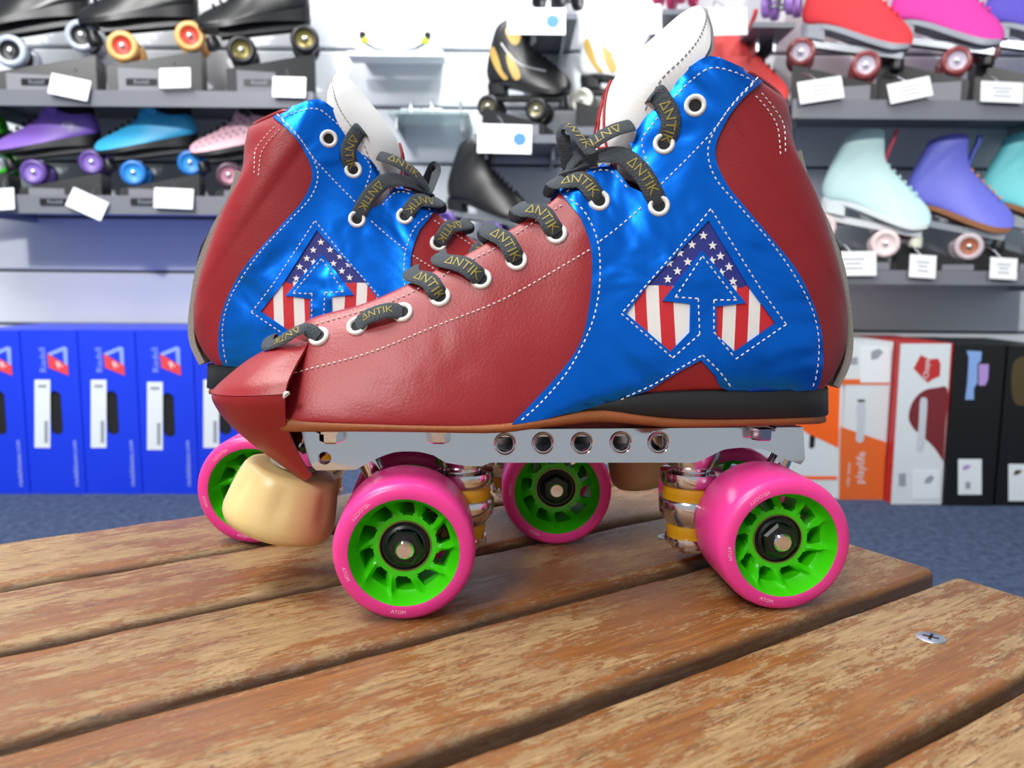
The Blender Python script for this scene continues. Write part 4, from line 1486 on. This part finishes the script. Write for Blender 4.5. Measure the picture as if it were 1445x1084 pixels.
for x, y, lab in ((52, 116, 'black name strip under the leftmost black skate'), (200, 116, 'black name strip under the skate with orange wheels'), (366, 117, 'black name strip under the black skate with olive wheels'), (78, 285, 'black name strip under the purple skate'), (206, 285, 'black name strip under the cyan skate')):
    p = at_y(x, y, 1.995)
    e = tag(empty('name_strip', p), lab, 'name strip', 'name strips on the shelves')
    part('strip', MB().box((0, 0, 0), (40 * PXM, .003, 9 * PXM)), K_black, e, flat=True)
    text_part('strip_text', 'Riedell', .014, K_strip, e, Matrix.Translation((0, -.002, 0)) @ Matrix.Rotation(R(90), 4, 'X'))

# skateboard trucks on a white board, and a glass shelf with small parts
K_lime = bgmat('lime_bushing', (190, 215, 40), .4)
p = at_y(558, 66, 2.12)
e = tag(empty('truck_rack', p), 'white rack holding two skateboard trucks with lime bushings', 'rack')
part('back_board', MB().box((0, (WALL_Y - 2.12) / 2 + .012, .055), (.22, WALL_Y - 2.12 - .04, .10)), K_white, e, flat=True)
part('ledge', MB().box((0, .03, -.018), (.245, .07, .012)), K_white, e, flat=True)
for s in (-1, 1):
    t = part('truck_body', MB().tube([(s * .080, 0, .022), (s * .074, 0, .012), (s * .05, 0, -.002), (s * .02, 0, -.006)], [.006, .011, .006, .004], 10), K_steel, e, 60)
    part('bushing', MB().lathe([(.009, -.007), (.011, 0), (.009, .007)], 16, Matrix.Translation((s * .076, -.004, .012)), True, True), K_lime, t)
    part('kingpin', MB().lathe([(.008, .008), (.009, .022), (.003, .026)], 10, Matrix.Translation((s * .083, -.004, .010)), True, True), K_black, t)
p = at_y(605, 160, 2.12)
e = tag(empty('glass_shelf', p), 'clear glass shelf on the bright wall left of the front skate tongue', 'shelf')
K_glass = plain('bg_glass', (214, 232, 230), .08, trans=.6)
part('pane', MB().box((0, .07, 0), (.21, .16, .006)), K_glass, e, flat=True)
for s in (-1, 1):
    part('bracket', MB().box((s * .085, .08, -.022), (.005, .14, .036)), K_steel, e, flat=True)
for dx, h, lab in ((-.05, .030, 'small steel truck axle standing at left on the glass shelf'), (.005, .040, 'small steel truck axle standing mid way on the glass shelf'), (.08, .034, 'thin steel bolt standing at right on the glass shelf')):
    o = part('truck_axle', MB().lathe([(.012 if dx < .05 else .006, 0), (.009 if dx < .05 else .005, .008), (.004, .014), (.004, h), (.0001, h)], 14, None, True), K_steel, None, 40)
    o.location = p + Vector((dx, .03, .0031))
    tag(o, lab, 'hardware', 'parts on the glass shelf')
    if dx < .05:
        part('cross_bar', MB().tube([(-.026, 0, .011), (.026, 0, .011)], .0045, 8), K_steel, o)

# ------------------------------------------------------------------ boxes on the carpet
K_bluebox = bgmat('blue_carton', (18, 58, 224), .42)
K_sticker = bgmat('sticker', (226, 234, 236), .5)
K_logo = bgmat('logo_grey_blue', (140, 165, 235), .5)
K_logored = bgmat('logo_red', (226, 66, 74), .5)
K_pale = bgmat('pale_lettering', (170, 190, 240), .5)
def carton(x0, x1, ytop, ybot, depth, body, name, label, slot=None, group=None, yback=None):
    """front face between photo columns x0 and x1; it stands on the floor"""
    a = at_z((x0 + x1) / 2, ybot, 0)
    Y = a.y
    A, B, T = at_y(x0, ybot, Y), at_y(x1, ybot, Y), at_y((x0 + x1) / 2, ytop, Y)
    w, h = B.x - A.x - .002, T.z
    e = empty(name, ((A.x + B.x) / 2, Y, 0))
    tag(e, label, 'box', group)
    k = h / (ybot - ytop)
    def fx(px, py):
        P = at_y(px, py, Y)
        return (P.x - e.location.x, P.z)
    hw = w / 2
    outer = [(-hw, 0), (hw, 0), (hw, h), (-hw, h)]
    holes = []
    mb = MB()
    if slot:
        cx, cy = fx(slot[0], slot[1])
        sw, sh = slot[2] * k / 2, slot[3] * k / 2
        cap = []
        for i in range(16):
            t = 2 * math.pi * i / 16
            cap.append((cx + sw * math.cos(t), cy + (sh - sw) * (1 if math.sin(t) > 1e-6 else -1 if math.sin(t) < -1e-6 else 0) + sw * math.sin(t)))
        cap = [c for i, c in enumerate(cap) if i not in (0, 8)]
        holes = [cap]
    vs, fs = triangulate(outer, holes, 1.)
    mb.add([(p.x, 0, p.y) for p in vs], fs)
    if slot:
        n = len(cap)
        mb.add([(c[0], 0, c[1]) for c in cap] + [(c[0], .004, c[1]) for c in cap], [(i, (i + 1) % n, (i + 1) % n + n, i + n) for i in range(n)])
    mb.add([(-hw, 0, 0), (hw, 0, 0), (hw, 0, h), (-hw, 0, h), (-hw, depth, 0), (hw, depth, 0), (hw, depth, h), (-hw, depth, h)], [(0, 1, 5, 4), (1, 2, 6, 5), (2, 3, 7, 6), (3, 0, 4, 7), (4, 5, 6, 7)])
    b_ = part('carton', mb, body, e, flat=True)
    if slot:
        part('hand_hole', MB().box((cx, .03, cy), (sw * 2.6, .05, sh * 2.4)), M_dark, e, flat=True)  # dark block stands for the shade inside the box
    def decal(nm, pts, m, off=.0008, par=None):
        P = [fx(*p) for p in pts]
        v, f = triangulate(P, (), 1.)
        n = len(v)
        cnt = {}
        for t in f:
            for i in range(3):
                ed = (t[i], t[(i + 1) % 3]); cnt.setdefault(tuple(sorted(ed)), []).append(ed)
        return part(nm, MB().add([(p.x, -off, p.y) for p in v] + [(p.x, 0, p.y) for p in v], list(f) + [(x[0][0], x[0][1], x[0][1] + n, x[0][0] + n) for x in cnt.values() if len(x) == 1]), m, par or e, flat=True)
    def text(nm, body_, px, py, size, m, rot=90, off=.0012):
        c = fx(px, py)
        return text_part(nm, body_, size * k, m, e, Matrix.Translation((c[0], -off, c[1])) @ Matrix.Rotation(R(-rot), 4, 'Y') @ Matrix.Rotation(R(90), 4, 'X'))
    return e, decal, text
def rect(x0, y0, x1, y1):
    return [(x0, y0), (x1, y0), (x1, y1), (x0, y1)]
for i, lab in enumerate(('blue shoe box with hand hole cut off by the left edge', 'blue shoe box with hand hole, second from the left edge', 'blue shoe box with hand hole, third from the left edge', 'blue shoe box with hand hole, fourth from the left edge', 'blue shoe box partly hidden by the toe guard of the front skate')):
    x0 = -37 + i * 79.4
    o = x0 - 42.4
    dy = (0, 0, 0, 3, 0)[i]
    e, decal, text = carton(x0, x0 + 79.4, 466, 697, .33, K_bluebox, 'shoe_box', lab, (79 + o, 583 + dy, 18, 62), 'blue shoe boxes')
    st = decal('sticker', rect(49 + o, 536 + dy, 71 + o, 632 + dy), K_sticker)
    decal('sticker_print', rect(63 + o, 594 + dy, 68 + o, 625 + dy), K_ink, .0012, st)
    decal('sticker_print', rect(54 + o, 543 + dy, 66 + o, 547 + dy), K_ink, .0012, st)
    decal('logo_frame', [(68 + o, 498), (90 + o, 489), (95 + o, 491), (96 + o, 520), (91 + o, 516), (89 + o, 495), (70 + o, 503)], K_logo)
    decal('logo_red_bar', [(67 + o, 499), (96 + o, 516), (97 + o, 530), (69 + o, 519)], K_logored, .0011)
    text('logo_letter', 'R', 84 + o, 515, 13, K_sticker, 25, .0016)
    text('lettering', 'Riedell', 61 + o, 508, 13, K_logo)
    text('lettering', 'riedellskates.com', 107 + o, 654, 9.5, K_pale)

K_orange, K_orange2 = bgmat('orange_print', (246, 100, 20), .45), bgmat('orange_print_dark', (224, 104, 40), .45)
K_whitebox = bgmat('white_carton', (214, 222, 224), .45)
K_redbox = bgmat('red_carton', (186, 44, 44), .45)
K_maroon = bgmat('maroon_print', (116, 34, 40), .5)
K_silver = bgmat('silver_print', (196, 200, 208), .4)
K_blackbox = bgmat('black_carton', (14, 16, 17), .4)
e, decal, text = carton(1098, 1181, 480, 703, .33, K_whitebox, 'skate_box', 'white and orange box with dark slot behind the heel of the front skate', (1147, 612, 9, 44), 'skate boxes at right')
decal('orange_print', [(1110, 500), (1186, 520), (1183, 632), (1140, 612), (1106, 590)], K_orange)
decal('orange_line', rect(1102, 672, 1181, 677), K_orange)
e, decal, text = carton(1183, 1246, 482, 705.5, .33, K_whitebox, 'skate_box', 'white and orange box with pale hand hole between the heel and the red box', None, 'skate boxes at right')
decal('orange_line', [(1186.5, 535), (1255, 535), (1254.5, 543), (1186.3, 543)], K_orange2)
decal('label', rect(1214, 490, 1256, 540), K_sticker, .0012)
decal('skate_picture', [(1229, 496), (1240, 492), (1246, 497), (1238, 506), (1229, 508)], K_ink, .0016)
decal('label_print', rect(1199, 504, 1210, 514), K_ink, .0012)
decal('orange_print', [(1186, 602), (1250.5, 624), (1246, 705), (1183.5, 705)], K_orange2)
hh_ = decal('pale_hand_hole', smooth2([(1208, 572), (1214, 567), (1221, 571), (1219, 600), (1218, 622), (1208, 622), (1209, 600)], True, 4), K_silver, .0014)
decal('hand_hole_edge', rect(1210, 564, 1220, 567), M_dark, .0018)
text('lettering', 'playlife', 1214, 660, 17, K_whitebox, 90)
text('lettering', 'roller skates', 1197, 670, 7, K_whitebox)
e, decal, text = carton(1256.5, 1328, 484, 712, .30, K_redbox, 'skate_box', 'red sided box with white front and red emblem', None, 'skate boxes at right')
decal('white_front', [(1271, 485), (1342, 485), (1328, 711.5), (1257, 711.5)], K_whitebox, .0006)
decal('emblem', [(1289, 520), (1299, 501), (1311, 507), (1324, 506), (1327, 514), (1326, 531), (1316, 535), (1309, 540), (1301, 533)], K_redbox, .0012)
text('emblem_lettering', 'Chaya', 1307, 521, 11, K_sticker, 90, .0016)
decal('round_picture', smooth2([(1282, 590), (1287, 568), (1302, 552), (1322, 547), (1337, 550), (1334, 600), (1331, 652), (1330, 650), (1318, 632), (1304, 618), (1290, 606)], True, 4), K_maroon, .0012)
decal('pale_hand_hole', smooth2([(1298, 566), (1303, 561), (1308, 566), (1306, 600), (1303, 633), (1293, 633), (1296, 600)], True, 4), K_silver, .0016)
decal('label', rect(1288, 664, 1326, 704), K_sticker, .0016)
decal('skate_picture', [(1305, 676), (1313, 670), (1318, 674), (1312, 682), (1304, 682)], K_ink, .002)
decal('label_print', rect(1268, 668, 1278, 686), K_ink, .0012)
K_sky, K_lil = bgmat('sky_blue_print', (130, 165, 220), .5), bgmat('lilac_print', (170, 140, 205), .5)
K_brz = bgmat('bronze_print', (74, 62, 30), .5)
e, decal, text = carton(1330, 1401, 487, 714, .30, K_blackbox, 'skate_box', 'black box with blue and lilac print beside the white front box', None, 'skate boxes at right')
decal('blue_print', [(1364, 495), (1385, 496), (1384, 509), (1379, 514), (1379, 540), (1374, 548), (1374, 564), (1362, 564), (1365, 540), (1367, 505)], K_sky)
decal('lilac_print', [(1381, 514), (1395, 514), (1394, 535), (1390, 544), (1381, 544)], K_lil)
decal('label', rect(1352, 648, 1385, 698), K_sticker)
decal('label_print', rect(1362, 680, 1369, 690), K_ink, .0012)
decal('skate_picture', [(1358, 660), (1362, 656), (1371, 657), (1365, 662), (1359, 664)], K_lil, .0012)
e, decal, text = carton(1403, 1474, 488, 714, .30, K_blackbox, 'skate_box', 'black box with bronze print at the right edge of the picture', None, 'skate boxes at right')
decal('bronze_print', smooth2([(1428, 520), (1440, 504), (1470, 505), (1474, 540), (1452, 570), (1430, 566)], True, 4), K_brz)
decal('label', rect(1423, 655, 1456, 707), K_sticker)
decal('skate_picture', [(1430, 667), (1434, 663), (1443, 664), (1437, 669), (1431, 671)], K_brz, .0012)
